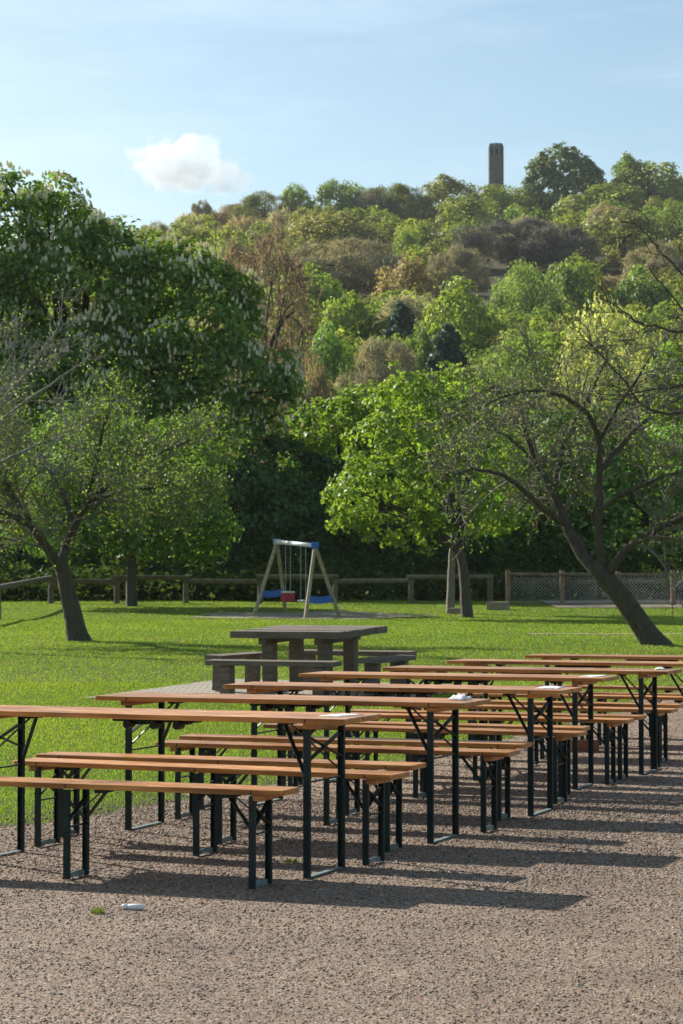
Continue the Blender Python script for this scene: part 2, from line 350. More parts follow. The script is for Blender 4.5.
PV, PF, off = [], [], 0
for a in ((26000, 6.6, 15, .0045, .0085, .6, IV, IF), (190000, 6.6, 15, .0022, .005, .6, OV, OF), (90000, 14, 30, .003, .007, .8, OV, OF)):
    v, f = pebbles(*a); PV.append(v); PF.append(f + off); off += len(v)
tag(link('gravel', arrmesh('gravel', np.concatenate(PV), 3, np.concatenate(PF), M['pebble'], smooth=True)), 'loose mixed grey and tan pebbles covering the yard', 'gravel', kind='stuff')
# grass
PIC = np.array([-.38, 28.2]); PYAW = R(-22)
def in_paving(x, y, m=0):
    dx, dy = x - PIC[0], y - PIC[1]; u = dx * math.cos(PYAW) + dy * math.sin(PYAW); v = -dx * math.sin(PYAW) + dy * math.cos(PYAW)
    return (abs(u + .2) < 1.85 - m) & (abs(v + .1) < 2.0 - m)
def blades(n, y0, y1, h0, h1, w, pw, rng):
    x, y = scatter(n, y0, y1, rng, pw, 1.2); e = edge_x(y); d = e - x
    k = (d > -.02 - rng.exponential(.2, n) * (1 + np.sin(y * 3.7 + 2 * np.sin(y)))) & (~in_paving(x, y, .12 + .16 * np.sin(x * 4.1 + y * 2.3) * np.sin(y * 5.3 - x)) | (rng.random(n) < .06)) & (rng.random(n) < np.clip((d + .3) / 1.1, .08, 1))
    k &= ~((y > 70.5 + .3 * np.sin(x * 2)) & (x > 6.9)) & ~((abs(y - 48.6 - .12 * np.sin((x - 10) / 1.5)) < .3) & (x > 4))
    bare = ((x + .9) / 3.3) ** 2 + ((y - 65.5) / 2.6) ** 2 < 1 + .35 * np.sin(x * 3 + y * 1.7); k &= ~(bare & (rng.random(n) < .85))
    x, y = x[k], y[k]; n = len(x); z = H(x, y)
    h = rng.uniform(h0, h1, n); ww = w * (y / y0) ** .9; a = rng.uniform(0, 6.28, n); ln = rng.uniform(.1, .75, n) * h; b = rng.uniform(0, 6.28, n)
    P = np.stack([x, y, z], 1); s = np.stack([np.cos(a), np.sin(a), 0 * a], 1) * (ww / 2)[:, None]; l = np.stack([np.cos(b) * ln, np.sin(b) * ln, h], 1)
    mid = l * np.array([.4, .4, .6])
    V = np.stack([P - s, P + s, P + mid + s * .7, P + mid - s * .7, P + l], 1).reshape(-1, 3)
    i = 5 * np.arange(n)[:, None]; idx = np.concatenate([i, i + 1, i + 2, i + 3, i + 3, i + 2, i + 4], 1)
    m1 = .5 + .5 * np.sin(x * .9 + 1.3 * np.sin(y * .35)) * np.sin(y * .5 + np.cos(x * .6)); m2 = rng.random(n)
    col = np.array([.086, .140, .011]) * (1 - m1[:, None]) + np.array([.130, .178, .015]) * m1[:, None]
    dry = (m2 < .05)[:, None]; col = np.where(dry, np.array([.24, .20, .07]), col)
    return V, idx.ravel(), np.tile([4, 3], n), np.repeat(col, 5, 0)
gv, gi, gn, gc, off = [], [], [], [], 0
for a in ((300000, 11.5, 30, .008, .022, .0048, .9), (280000, 29, 82, .012, .03, .011, .9)):
    v, i, n_, c_ = blades(*a, rng); gv.append(v); gi.append(i + off); gn.append(n_); gc.append(c_); off += len(v)
tag(link('grass', arrmesh('grass', np.concatenate(gv), np.concatenate(gn), np.concatenate(gi), M['grass'], np.concatenate(gc))), 'short sunlit green grass growing over the lawn', 'grass', kind='stuff')
# paving, sandy patch, path
def patch(name, pts, m, dz):
    bm = bmesh.new(); vs = [bm.verts.new((x, y, float(H(x, y)) + dz)) for x, y in pts]; c = np.mean(pts, 0); cv = bm.verts.new((c[0], c[1], float(H(*c)) + dz))
    for i in range(len(vs)): bm.faces.new((vs[i], vs[(i + 1) % len(vs)], cv))
    return tag(link(name, bm_mesh(name, bm, m)), kind='structure')
cy, sy = math.cos(PYAW), math.sin(PYAW)
def ploc(u, v): return (PIC[0] + u * cy - v * sy, PIC[1] + u * sy + v * cy)
def grid_patch(name, f, nu, nv, m, dz):
    U, Vv = np.meshgrid(np.linspace(-1, 1, nu), np.linspace(-1, 1, nv)); x, y = f(U.ravel(), Vv.ravel())
    i = (np.arange(nv - 1)[:, None] * nu + np.arange(nu - 1)[None]).ravel()
    return tag(link(name, arrmesh(name, np.c_[x, y, H(x, y) + dz], 4, np.stack([i, i + 1, i + nu + 1, i + nu], 1), m)), kind='structure')
grid_patch('paving', lambda u, v: ploc(u * 1.85 - .2, v * 2.0 - .1), 16, 16, M['paving'], .012)
def disc(cx, cy_, rx, ry): return lambda u, v: (cx + rx * u * np.sqrt(1 - v * v / 2) * (1 + .12 * np.sin(5 * v + 2 * u)), cy_ + ry * v * np.sqrt(1 - u * u / 2) * (1 + .15 * np.sin(4 * u)))
grid_patch('sandy_ground', disc(-.9, 65.5, 3.3, 2.6), 24, 24, M['sand'], .012)
grid_patch('gravel_bank', lambda u, v: (13.7 + u * 7.0, 74.4 + v * 3.9), 24, 10, M['sand'], .03)
grid_patch('footpath', lambda u, v: (10 + u * 6, 48.6 + v * .28 + .12 * np.sin(u * 4)), 40, 4, M['sand'], .014)

# ------------------------------------------------------------------ folding tables and benches
def u_leg(bm, x, y, z0, z1, w, t, side):
    """channel section leg, open side facing inwards along y"""
    th = .004; s = side
    prof = [(-w / 2, 0), (w / 2, 0), (w / 2, -s * t), (w / 2 - th, -s * t), (w / 2 - th, -s * th), (-w / 2 + th, -s * th), (-w / 2 + th, -s * t), (-w / 2, -s * t)]
    add_prism(bm, [(x + a, y + b) for a, b in prof], z0, z1)
def make_set(name, length, width, top, legx, legw, tb):
    """folding table or bench; legx: x position of each leg frame"""
    root = empty(name, (0, 0, 0)); big = width > .4; part = 'tabletop' if big else 'seat'
    bm = bmesh.new()
    if big:      # two boards with a hairline seam between
        for s in (-1, 1):
            pts = [(x, s * width / 4 + y) for x, y in rrect(length, width / 2 - .0015, .012, 3)]
            add_prism(bm, pts, top - .026, top, .003)
    else: add_prism(bm, rrect(length, width, .02, 4), top - .026, top, .003)
    link(part, bm_mesh(part, bm, M['varnish']), root)
    for s in (-1, 1):
        bm = bmesh.new(); x = s * (length / 2 - (.19 if big else .13))
        add_prism(bm, [(x + a, b) for a, b in rrect(.075 if big else .06, width * .92, .012, 2)], top - .026 - .028, top - .0262, .004)
        link('batten', bm_mesh('batten', bm, M['varnish']), root)
    h0 = top - .027
    for x in legx:
        s = -1 if x > .01 else 1; iy = legw / 2
        dx, dz = (.20, .25) if big else (.15, .15)
        for sd in (-1, 1):
            bm = bmesh.new(); u_leg(bm, x, sd * iy, .004, h0 - .004, .034 if big else .031, .020 if big else .018, sd)
            link('leg', bm_mesh('leg', bm, M['steel']), root)
        bm = bmesh.new(); a = iy - .006; za, zb = (h0 - .06, h0 - .19) if big else (h0 - .05, h0 - .16)
        add_bar(bm, (x - .003 * s, -a, za), (x - .003 * s, a, zb), .005, .024, (1, 0, 0)); add_bar(bm, (x + .004 * s, a, za), (x + .004 * s, -a, zb), .005, .024, (1, 0, 0))
        link('cross_brace', bm_mesh('cross_brace', bm, M['steel']), root)
        bm = bmesh.new()
        for sd in (-1, 1): add_bar(bm, (x + s * dx, sd * .03, h0 - .016), (x + s * .012, sd * (iy - .012), h0 - dz), .020, .006)
        add_box(bm, (x + s * dx, 0, h0 - .011), (.05, .12, .02))
        link('strut', bm_mesh('strut', bm, M['steel']), root)
        bm = bmesh.new(); add_bar(bm, (x, -a, h0 - dz - .035), (x, a, h0 - dz - .035), .008)
        link('spreader_rod', bm_mesh('spreader_rod', bm, M['steel']), root)
        bm = bmesh.new(); add_box(bm, (x, 0, top - .0135), (.006, width + .003, .019)); link('edge_clip', bm_mesh('edge_clip', bm, M['steel']), root)
        bm = bmesh.new()
        if big: add_box(bm, (x, 0, .009), (.03, legw - .056, .006))
        else:
            for q in range(6):
                y0 = -iy + .027 + (legw - .054) * q / 6; y1 = -iy + .027 + (legw - .054) * (q + 1) / 6
                z = lambda y: .008 + .014 * math.cos(y / iy * 1.4)
                add_bar(bm, (x, y0, z(y0)), (x, y1, z(y1)), .026, .005, (1, 0, 0))
        link('foot_bar', bm_mesh('foot_bar', bm, M['foot']), root)
    bm = bmesh.new()
    if big:
        add_box(bm, (0, 0, h0 - .012), (.46, .10, .022)); add_box(bm, (-.1, 0, h0 - .03), (.1, .07, .016)); add_box(bm, (.13, .05, h0 - .03), (.06, .05, .014))
        for xx in (-.13, .02, .15): bmesh.ops.create_cone(bm, cap_ends=True, segments=10, radius1=.022, radius2=.022, depth=.06, matrix=Matrix.Translation((xx, -.06, h0 - .035)) @ Matrix.Rotation(R(90), 4, 'X'))
        link('folding_lock', bm_mesh('folding_lock', bm, M['steel']), root)
    return root
def copy_tree(o, parent=None):
    c = o.copy(); C.objects.link(c)
    if parent: c.parent = parent
    for ch in [k for k in o.children]: copy_tree(ch, c)
    return c
TT, BT = .775, .465
table0 = make_set('folding_table', 2.25, .5, TT, (-.92, .92), .455, 1); bench0 = make_set('folding_bench', 2.25, .235, BT, (-.97, 0, .97), .215, 0)
tabs = [(-.934, 11.505, -.39), (-.292, 12.954, -.37), (.377, 14.409, -.367), (.83, 16.189, -.361), (1.451, 17.403, -.369), (2.02, 18.95, -.37), (2.80, 20.4, -.36)]
ordinal = ['frontmost', 'second', 'third', 'fourth', 'fifth', 'sixth', 'rearmost']
tl = ['frontmost of the long orange-brown folding tables, flat white scrap at its right end',
      'second folding table from the front, crumpled white paper on its right end',
      'third folding table from the front, flat white paper slip on its end',
      'fourth folding table from the front, pale slip of paper at its corner',
      'fifth folding table from the front, small crumpled tissue near its right end',
      'sixth folding table from the front, cut off by the right photo edge',
      'rearmost folding table, farthest back against the lawn']
for i, (x, y, a) in enumerate(tabs):
    o = table0 if i == 0 else copy_tree(table0)
    o.location = (x, y, float(H(x, y)) + .006); o.rotation_euler = (0, 0, a); tag(o, tl[i], 'table', 'folding tables set out in rows on the gravel')
bens = [(-1.286, 11.015, -.366), (-.718, 11.947, -.43), (-.633, 12.47, -.359), (-.051, 13.416, -.385), (.064, 14.027, -.345), (.531, 15.117, -.42), (.587, 15.575, -.354), (.997, 16.448, -.345),
        (1.141, 16.878, -.345), (1.50, 17.75, -.35), (1.66, 18.45, -.37), (2.1, 19.55, -.36), (2.3, 20.0, -.37), (2.9, 21.1, -.36)]
for i, (x, y, a) in enumerate(bens):
    o = bench0 if i == 0 else copy_tree(bench0); k = i // 2
    o.location = (x, y, float(H(x, y)) + .006); o.rotation_euler = (0, 0, a)
    tn = ['the frontmost folding table', 'the second folding table from front', 'the third folding table from front', 'the fourth folding table from front', 'the fifth folding table from front', 'the sixth folding table from front', 'the rearmost folding table'][k]
    tag(o, f"orange-brown folding bench along the {'far lawn side' if i % 2 else 'near side'} of {tn}", 'bench', 'folding benches set out beside the tables')
# tissues, and sun glare modelled as thin white sheets, on the table ends
def local(t, u, v, z): x, y, a = tabs[t]; return (x + u * math.cos(a) - v * math.sin(a), y + u * math.sin(a) + v * math.cos(a), z + float(H(x, y)) + .006)
def tissue_and_glare(t, u, v, lx, ly, hgt, label, seed, name='paper_scrap'):
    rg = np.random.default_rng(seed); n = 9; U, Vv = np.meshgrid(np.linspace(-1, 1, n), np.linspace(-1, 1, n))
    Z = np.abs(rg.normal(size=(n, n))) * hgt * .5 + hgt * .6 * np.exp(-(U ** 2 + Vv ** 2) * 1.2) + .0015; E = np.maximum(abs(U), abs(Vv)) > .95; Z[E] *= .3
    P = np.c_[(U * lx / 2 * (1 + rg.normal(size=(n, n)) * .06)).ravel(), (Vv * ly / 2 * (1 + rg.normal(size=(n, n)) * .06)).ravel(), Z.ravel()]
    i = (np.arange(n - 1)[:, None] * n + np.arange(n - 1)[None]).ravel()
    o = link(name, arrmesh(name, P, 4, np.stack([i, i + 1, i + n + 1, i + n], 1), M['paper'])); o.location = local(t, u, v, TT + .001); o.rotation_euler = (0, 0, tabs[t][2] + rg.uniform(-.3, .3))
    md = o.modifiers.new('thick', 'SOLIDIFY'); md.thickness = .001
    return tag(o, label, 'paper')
tissue_and_glare(0, .99, .05, .12, .22, .002, 'flat white paper slip on the end of the frontmost table', 1)
tissue_and_glare(1, 1.0, .06, .10, .12, .022, 'crumpled white tissue on the second table from the front', 2, 'crumpled_tissue')
tissue_and_glare(2, .97, .06, .14, .26, .005, 'flat white paper slip on the third table from the front', 3)
tissue_and_glare(3, .98, .06, .14, .28, .002, 'pale paper slip on the fourth table from the front', 4)
tissue_and_glare(4, 1.0, .06, .08, .09, .012, 'small crumpled tissue on the fifth table from the front', 5, 'crumpled_tissue')
# litter on the gravel
b = empty('lost_bottle', (-.905, 9.93, .018), R(-12)); b.scale = (.85, .85, .85); tag(b, 'small white plastic tube lying on the gravel in front of the benches', 'litter')
def lathe(name, prof, m, parent, axis='X', seg=14):
    prof = np.array(prof); a = np.linspace(0, 2 * np.pi, seg, endpoint=False)
    V = np.stack([np.repeat(prof[:, 0], seg), np.outer(prof[:, 1], np.cos(a)).ravel(), np.outer(prof[:, 1], np.sin(a)).ravel()], 1)
    n = len(prof); k = np.arange(seg); i = np.arange(n - 1)[:, None] * seg
    return link(name, arrmesh(name, V, 4, np.stack([i + k, i + (k + 1) % seg, i + seg + (k + 1) % seg, i + seg + k], -1).reshape(-1, 4), m, smooth=True), parent)
b.name = 'plastic_tube'
lathe('tube_body', [(-.035, 0), (-.034, .012), (-.03, .0155), (.03, .0165), (.04, .013), (.055, .006), (.056, 0)], M['white'], b)
lathe('cap', [(-.066, 0), (-.066, .011), (-.064, .0135), (-.037, .0135), (-.036, 0)], M['white'], b)
def tuft(name, x, y, n, rad, h, label):
    rg = np.random.default_rng(int(abs(x) * 100)); a = rg.uniform(0, 6.28, n); r = rad * np.sqrt(rg.random(n)); P = np.stack([r * np.cos(a), r * np.sin(a) * .7, 0 * r], 1)
    l = np.stack([np.cos(a) * h * .6 * rg.random(n), np.sin(a) * h * .6 * rg.random(n), h * rg.uniform(.5, 1, n)], 1); s = np.stack([-np.sin(a), np.cos(a), 0 * a], 1) * .004
    V = np.stack([P - s, P + s, P + l], 1).reshape(-1, 3); o = link(name, arrmesh(name, V, 3, np.arange(3 * n), M['grass'], np.tile([.075, .105, .018], (3 * n, 1)))); o.location = (x, y, .008)
    return tag(o, label, 'grass tuft')
tuft('grass_tuft', -1.05, 9.82, 70, .035, .028, 'small green grass tuft left of the white plastic tube')
tuft('grass_tuft', -.25, 11.6, 80, .05, .02, 'low yellowish grass tuft under the frontmost table')
bm = bmesh.new(); add_box(bm, (0, 0, .045), (.24, .11, .09), None, .008); o = link('clay_brick', bm_mesh('clay_brick', bm, M['brick'])); o.location = (2.07, 19.35, .006); o.rotation_euler = (0, 0, R(12))
tag(o, 'reddish brown brick lying on the gravel between the bench legs', 'brick')

# ------------------------------------------------------------------ picnic table group
TILT = R(1.8)
def pic_obj(name, u, v, yaw, label, cat, group=None):
    x, y = ploc(u, v); o = empty(name, (x, y, float(H(x, y)) + .012), rot=(TILT, 0, PYAW + yaw)); return tag(o, label, cat, group)
t = pic_obj('picnic_table', 0, 0, 0, 'heavy weathered grey timber picnic table with thick square top on posts', 'table')
bm = bmesh.new(); nb = 8
for k in range(nb):
    w = 1.62 / nb; add_box(bm, (0, -.81 + w * (k + .5), .735 + random.Random(k).uniform(-.004, .004)), (1.46 + random.Random(k + 9).uniform(-.03, .02), w - .006, .085), None, .008)
link('tabletop', bm_mesh('tabletop', bm, M['timber']), t)
for s in (-1, 1):
    bm = bmesh.new(); add_box(bm, (s * .37, 0, .651), (.10, 1.3, .08), None, .006); link('bearer', bm_mesh('bearer', bm, M['timber']), t)
    for q in (-1, 1):
        bm = bmesh.new(); add_box(bm, (s * .37, q * .42, .314), (.15, .15, .632), None, .012); link('leg', bm_mesh('leg', bm, M['timber']), t)
def pbench(u, v, yaw, ln, label):
    t = pic_obj('timber_bench', u, v, yaw, label, 'bench', 'weathered timber benches round the picnic table')
    bm = bmesh.new(); add_box(bm, (0, 0, .415), (ln, .24, .06), None, .01); link('seat', bm_mesh('seat', bm, M['timber']), t)
    for s in (-1, 1):
        bm = bmesh.new(); add_box(bm, (s * (ln / 2 - .24), 0, .191), (.13, .17, .382), None, .012); link('leg', bm_mesh('leg', bm, M['timber']), t)
pbench(.06, -1.3, 0, 1.68, 'grey timber bench on the gravel side of the picnic table, behind the folding tables')
pbench(.05, 1.28, 0, 1.7, 'grey timber bench on the swing side of the picnic table')
pbench(-1.02, 0, R(90), 1.45, 'grey timber bench at the left end of the picnic table, block legs showing')
pbench(1.0, 0, R(90), 1.45, 'dark timber bench at the right end of the picnic table')

# ------------------------------------------------------------------ fences
def pole(bm, a, b, r, seg=10, bev=True):
    a, b = Vector(a), Vector(b); d = b - a
    q = Vector((0, 0, 1)).rotation_difference(d.normalized())
    bmesh.ops.create_cone(bm, cap_ends=True, segments=seg, radius1=r, radius2=r * .94, depth=d.length, matrix=Matrix.Translation((a + b) / 2) @ q.to_matrix().to_4x4())
def fence(name, label, pts, hp, hr, rp, rr, mp, mr, rails=None, over=0.0, cat='fence'):
    x0, y0 = pts[0]; o = empty(name, (x0, y0, float(H(x0, y0)))); tag(o, label, cat); base = Vector(o.location)
    P = [Vector((x, y, float(H(x, y)))) - base for x, y in pts]; rd = random.Random(3)
    for p in P:
        bm = bmesh.new(); pole(bm, p + Vector((0, 0, -.15)), p + Vector((rd.uniform(-.01, .01), 0, hp + rd.uniform(-.03, .03))), rp); link('post', bm_mesh('post', bm, mp), o)
    for i in range(len(P) - 1):
        for h in (rails or [hr]):
            dz = .07 * ((i % 2) * 2 - 1) * over; d = (P[i + 1] - P[i]).normalized() * .12 * over
            bm = bmesh.new(); f = Vector((0, -rp - rr * .6, 0)) if not over else Vector((0, (-.02 if i % 2 else .02), 0))
            pole(bm, P[i] - d + Vector((0, 0, h + dz + rd.uniform(-.02, .02))) + f, P[i + 1] + d + Vector((0, 0, h + dz + rd.uniform(-.02, .02))) + f, rr); link('rail', bm_mesh('rail', bm, mr), o)
    return o, P
def gx(px, Z): return (px - 341.5) * Z / F_PX
fp = [(gx(-30, 56), 56), (gx(-2, 63), 63)] + [(gx(px, 74.5), 74.5) for px in (51, 117, 186, 260, 335, 411, 490)]
fence('rail_fence', 'low round log rail fence in front of the dark undergrowth', fp, .80, .80, .10, .085, M['rail'], M['rail'], over=1)
fp2 = [(gx(px, 78.2), 78.2) for px in (498, 595, 690, 760)]
fence('rail_fence', 'single wooden rail fence behind the chain-link fence', fp2, .72, .66, .07, .07, M['rail'], M['rail'])
fp3 = [(gx(px, 72.5), 72.5) for px in (508, 562, 618, 673, 730)]
cf, P = fence('chain_link_fence', 'chain-link fence on brown timber posts behind the right leaning tree', fp3, 1.13, 1.0, .085, .055, M['post'], M['rail'])
bm = bmesh.new()
for i in range(len(P) - 1): add_bar(bm, P[i] + Vector((0, -.03, .07)), P[i + 1] + Vector((0, -.03, .07)), (.04), .07, (0, 1, 0))
link('kick_board', bm_mesh('kick_board', bm, M['rail']), cf)
wires = []
for i in range(len(P) - 1):
    a, b = np.array(P[i]), np.array(P[i + 1]); Lx = np.linalg.norm(b - a); e = (b - a) / Lx; h0, h1 = .12, .93; hh = h1 - h0; x = -hh
    while x < Lx:
        for sg in (0, 1):
            x0, x1 = max(x, 0), min(x + hh, Lx)
            if x1 - x0 > .02:
                z0, z1 = (h0 + x0 - x, h0 + x1 - x) if sg == 0 else (h1 - (x0 - x), h1 - (x1 - x)); yo = np.array([0, .0 + .006 * sg, 0])
                wires.append((np.array([a + e * x0 + [0, 0, z0], a + e * x1 + [0, 0, z1]]) + yo, [.005, .005]))
        x += .11
link('wire_mesh', tubemesh('wire_mesh', wires, M['wire'], 3), cf)

# sandstone blocks by the tree
def block(px, py, Z, s, label, sd):
    x = gx(px, Z); bm = bmesh.new(); add_box(bm, (0, 0, s[2] / 2), s, None, .03); rd = random.Random(sd)
    for v in bm.verts: v.co += Vector((rd.uniform(-.012, .012),) * 3)
    o = link('stone_block', bm_mesh('stone_block', bm, M['block'])); o.location = (x, Z, float(H(x, Z)) - .03); o.rotation_euler = (0, 0, R(-12)); tag(o, label, 'stone')
block(498, 606, 69.5, (.66, .4, .27), 'larger pale sandstone block at the corner of the chain-link fence', 1)
block(455, 612, 67, (.42, .35, .2), 'smaller pale sandstone block at the foot of the lime-green tree', 2)

# ------------------------------------------------------------------ swing set
zl, zr = 67.4, 64.2
A1 = W(277, 542, zl); A2 = W(315, 545.5, zr)
def foot(px, Z): x = gx(px, Z); return np.array([x, Z, float(H(x, Z))])
feet = [(A1, foot(253.5, 66.6)), (A1, foot(286, 68.1)), (A2, foot(305, 63.4)), (A2, foot(340.5, 65.0))]
o0 = np.array([(A1 + A2)[0] / 2, (zl + zr) / 2, float(H((A1 + A2)[0] / 2, (zl + zr) / 2))]); sw = empty('swing_set', o0)
tag(sw, 'pale timber A-frame swing with blue panels and white crossbeam', 'swing')
v = lambda p: Vector((p - o0).tolist())
for a, f in feet:
    bm = bmesh.new(); pole(bm, v(f) + Vector((0, 0, -.1)), v(a), .058); link('leg', bm_mesh('leg', bm, M['pole']), sw)
d = unit(A2 - A1)
bm = bmesh.new(); pole(bm, v(A1 + d * .05), v(A2 - d * .05), .065, 14); link('crossbeam', bm_mesh('crossbeam', bm, M['white'], True), sw)
for a, m in ((A1, 'wire'), (A2, 'blue')):
    bm = bmesh.new(); add_box(bm, v(a) + Vector((0, 0, .0)), (.22, .18, .18), None, .025); link('corner_bracket', bm_mesh('corner_bracket', bm, M[m]), sw)
for (a, f, g_), fr in (((A1, feet[0][1], feet[1][1]), .29), ((A2, feet[2][1], feet[3][1]), .265)):
    bm = bmesh.new(); p, q = v(f + (a - f) * fr), v(g_ + (a - g_) * fr); n = 10; rows = []
    for k in range(n + 1):
        t_ = k / n; c = p.lerp(q, t_) + Vector((0, 0, -.05 * math.sin(math.pi * t_)))
        rows.append([bm.verts.new(c + Vector((0, sy_, sz))) for sy_, sz in ((-.03, -.1), (.03, -.1), (.03, .1), (-.03, .1))])
    for k in range(n):
        for j in range(4): bm.faces.new((rows[k][j], rows[k][(j + 1) % 4], rows[k + 1][(j + 1) % 4], rows[k + 1][j]))
    bm.faces.new(rows[0]); bm.faces.new(rows[-1][::-1]); link('side_panel', bm_mesh('side_panel', bm, M['blue']), sw)
def swing_at(fr, zdrop, kind):
    c = A1 + (A2 - A1) * fr
    for s in (-1, 1):
        top = c + d * .22 * s; bot = top - np.array([0, 0, zdrop - (.22 if kind else 0)])
        bm = bmesh.new(); pole(bm, v(bot), v(top), .009, 6); link('chain', bm_mesh('chain', bm, M['wire']), sw)
    z = c - np.array([0, 0, zdrop]); bm = bmesh.new(); ang = math.atan2(d[1], d[0]); rot = Matrix.Rotation(ang, 3, 'Z')
    if kind:
        for q, (cx, cyy, sx, sy2) in enumerate(((0, .14, .34, .05), (0, -.14, .34, .05), (.16, 0, .05, .26), (-.16, 0, .05, .26), (0, 0, .32, .26))):
            add_box(bm, v(z) + rot @ Vector((cx, cyy, .13 if q < 4 else .02)), (sx, sy2, .24 if q < 4 else .05), rot, .015)
        s_ = link('bucket_seat', bm_mesh('bucket_seat', bm, M['red']), sw)
        bm = bmesh.new()
        for q in (-1, 1): add_box(bm, v(z) + rot @ Vector((q * .16, 0, .28)), (.06, .3, .05), rot, .012)
        link('rim', bm_mesh('rim', bm, M['white']), s_)
    else:
        add_box(bm, v(z), (.46, .2, .05), rot, .015); link('swing_seat', bm_mesh('swing_seat', bm, M['white']), sw)
swing_at(.30, 1.72, True); swing_at(.70, 1.62, False)

# ------------------------------------------------------------------ trees in the park
def thing_tree(name, label, loc, wood, crown, wm, lm, color, group=None, cat='tree', sides=6, extra=None):
    o = empty(name, loc); tag(o, label, cat, group)
    if wood: link('trunk', tubemesh('trunk', wood, wm, sides), o)
    if crown is not None: link('crown', arrmesh('crown', crown[0], 4, crown[1], lm), o, color)
    return o
def limb_px(pts, Z, dz, base, r0, r1, n_sub=4, rng=None):
    """limb given as photograph points at roughly known depth -> world polyline relative to the tree's base"""
    Q = np.array([W(x, y, Z + d_) for (x, y), d_ in zip(pts, dz)]) - base
    t = np.linspace(0, len(Q) - 1, (len(Q) - 1) * n_sub + 1); P = np.stack([np.interp(t, np.arange(len(Q)), Q[:, k]) for k in range(3)], 1)
    for _ in range(2): P[1:-1] = (P[:-2] + 2 * P[1:-1] + P[2:]) / 4
    if rng is not None: P[1:] += rng.normal(size=P[1:].shape) * .012 * min(1, .1 / r0)
    return P, np.linspace(r0, r1, len(P))
def orchard(name, label, Z, px, limbs, rng, nleaf, lsize, color, spr, droop, leafy=(2, 9), wander=.3, group=None, nch=(5, 7, 6, 3), rmin=.005, limbmat='bark', clumps=None, twigmat='twig', upb=.0, mx=3, trunk_r=None):
    x = gx(px, Z); base = np.array([x, Z, float(H(x, Z)) - .04]); big, fine = [], []
    for pts, dz, r0, r1, kids, ln in limbs:
        P, r = limb_px(pts, Z, dz, base, r0, r1, 4, rng)
        if pts[0] == (px, 'b'): pass
        r = r * .72; big.append((P, r)); D = unit(np.gradient(P, axis=0) + np.array([0, 0, upb]))
        if kids:
            out = []; sprout(out, P, D, r * .8, ln, 0, mx, rng, droop, wander, (kids,) + nch[1:], (35, 75), (.55, 1.0), rmin, spr)
            fine += out
    o = empty(name, base); tag(o, label, 'tree', group)
    Pt, rt = big[0]; z = Pt[:, 2] - .04; rt = rt * (1 + .25 * np.exp(-np.maximum(z, 0) / .16)); big[0] = (Pt, rt)      # flare the foot of the trunk
    if limbmat == twigmat: big += [(p, r) for p, r, l in fine]
    link('trunk', tubemesh('trunk', big, M[limbmat], 10 if limbmat != twigmat else 5), o)
    if fine and limbmat != twigmat: link('twigs', tubemesh('twigs', [(p, r) for p, r, l in fine], M[twigmat], 4), o)
    if nleaf:
        pool = np.concatenate([p[1:] for p, r, l in fine if l >= leafy[0]]); idx = rng.integers(0, len(pool), nleaf)
        c = pool[idx] + rng.normal(size=(nleaf, 3)) * .07; nn = rng.normal(size=(nleaf, 3)) + np.array([0, 0, .5])
        Vq, Fq = leaves(c, nn, rng.uniform(.7, 1.3, nleaf) * lsize, rng)
        if clumps is not None:
            V2, F2 = clumps(base, rng); Fq = np.concatenate([Fq, F2 + len(Vq)]); Vq = np.concatenate([Vq, V2])
        link('crown', arrmesh('crown', Vq, 4, Fq, M['leaf']), o, color)
    return o
rng = np.random.default_rng(11)
# left leaning apple tree
orchard('apple_tree', 'leaning apple tree left of the picnic table, grey twigs over sparse yellow-green leaves', 44.3, 76, [
    ([(82, 652), (77.5, 637), (70, 600), (63, 572), (61, 558)], (0, 0, 0, 0, 0), .30, .17, 0, 0),
    ([(63, 572), (50, 553), (36, 530), (18, 518), (-20, 505), (-60, 480)], (0, -.3, -.6, -.9, -1.2, -1.5), .15, .05, 10, 1.7),
    ([(61, 562), (66, 545), (75, 525), (88, 500), (118, 476), (160, 452), (190, 440)], (0, .2, .4, .5, .6, .8, 1.), .15, .035, 13, 1.6),
    ([(75, 525), (62, 490), (40, 455), (20, 430), (0, 415)], (.4, .9, 1.3, 1.6, 1.9), .09, .03, 11, 1.5),
    ([(66, 545), (84, 505), (96, 470), (100, 440), (108, 412)], (.1, -.5, -1, -1.4, -1.7), .09, .03, 11, 1.5),
    ([(36, 530), (10, 490), (-15, 450), (-30, 410)], (-.6, -1, -1.3, -1.5), .08, .03, 9, 1.5),
    ([(88, 500), (125, 490), (165, 485), (200, 478)], (.5, 0, -.5, -.8), .07, .025, 9, 1.3),
    ([(50, 553), (20, 520), (-10, 520)], (-.3, .8, 1.5), .06, .025, 6, 1.3)],
    rng, 17000, .062, (.092, .135, .024), .25, .0, group='orchard trees on the lawn', rmin=.006)
# grey bare tree reaching in from the left edge
orchard('bare_tree', 'grey leafless tree at the left photo edge, twigs fanning up to the right', 40, -75, [
    ([(-75, 660), (-72, 600), (-60, 530), (-45, 470)], (0, 0, 0, 0), .2, .12, 0, 0),
    ([(-60, 530), (-30, 460), (5, 400), (40, 355), (62, 320)], (0, 0, .2, .3, .5), .08, .012, 9, 1.0),
    ([(-45, 470), (-20, 410), (8, 365), (20, 335)], (0, -.3, -.5, -.7), .06, .012, 8, 1.0),
    ([(-45, 470), (0, 420), (50, 385), (92, 355)], (0, .4, .7, 1.), .06, .012, 8, .9),
    ([(-55, 500), (0, 462), (48, 440), (88, 428)], (0, .2, .5, .6), .055, .012, 8, .9)],
    rng, 700, .05, (.12, .16, .03), .2, -.03, wander=.2, nch=(5, 6, 4, 2), mx=3, rmin=.006, limbmat='grey_twig', twigmat='grey_twig')
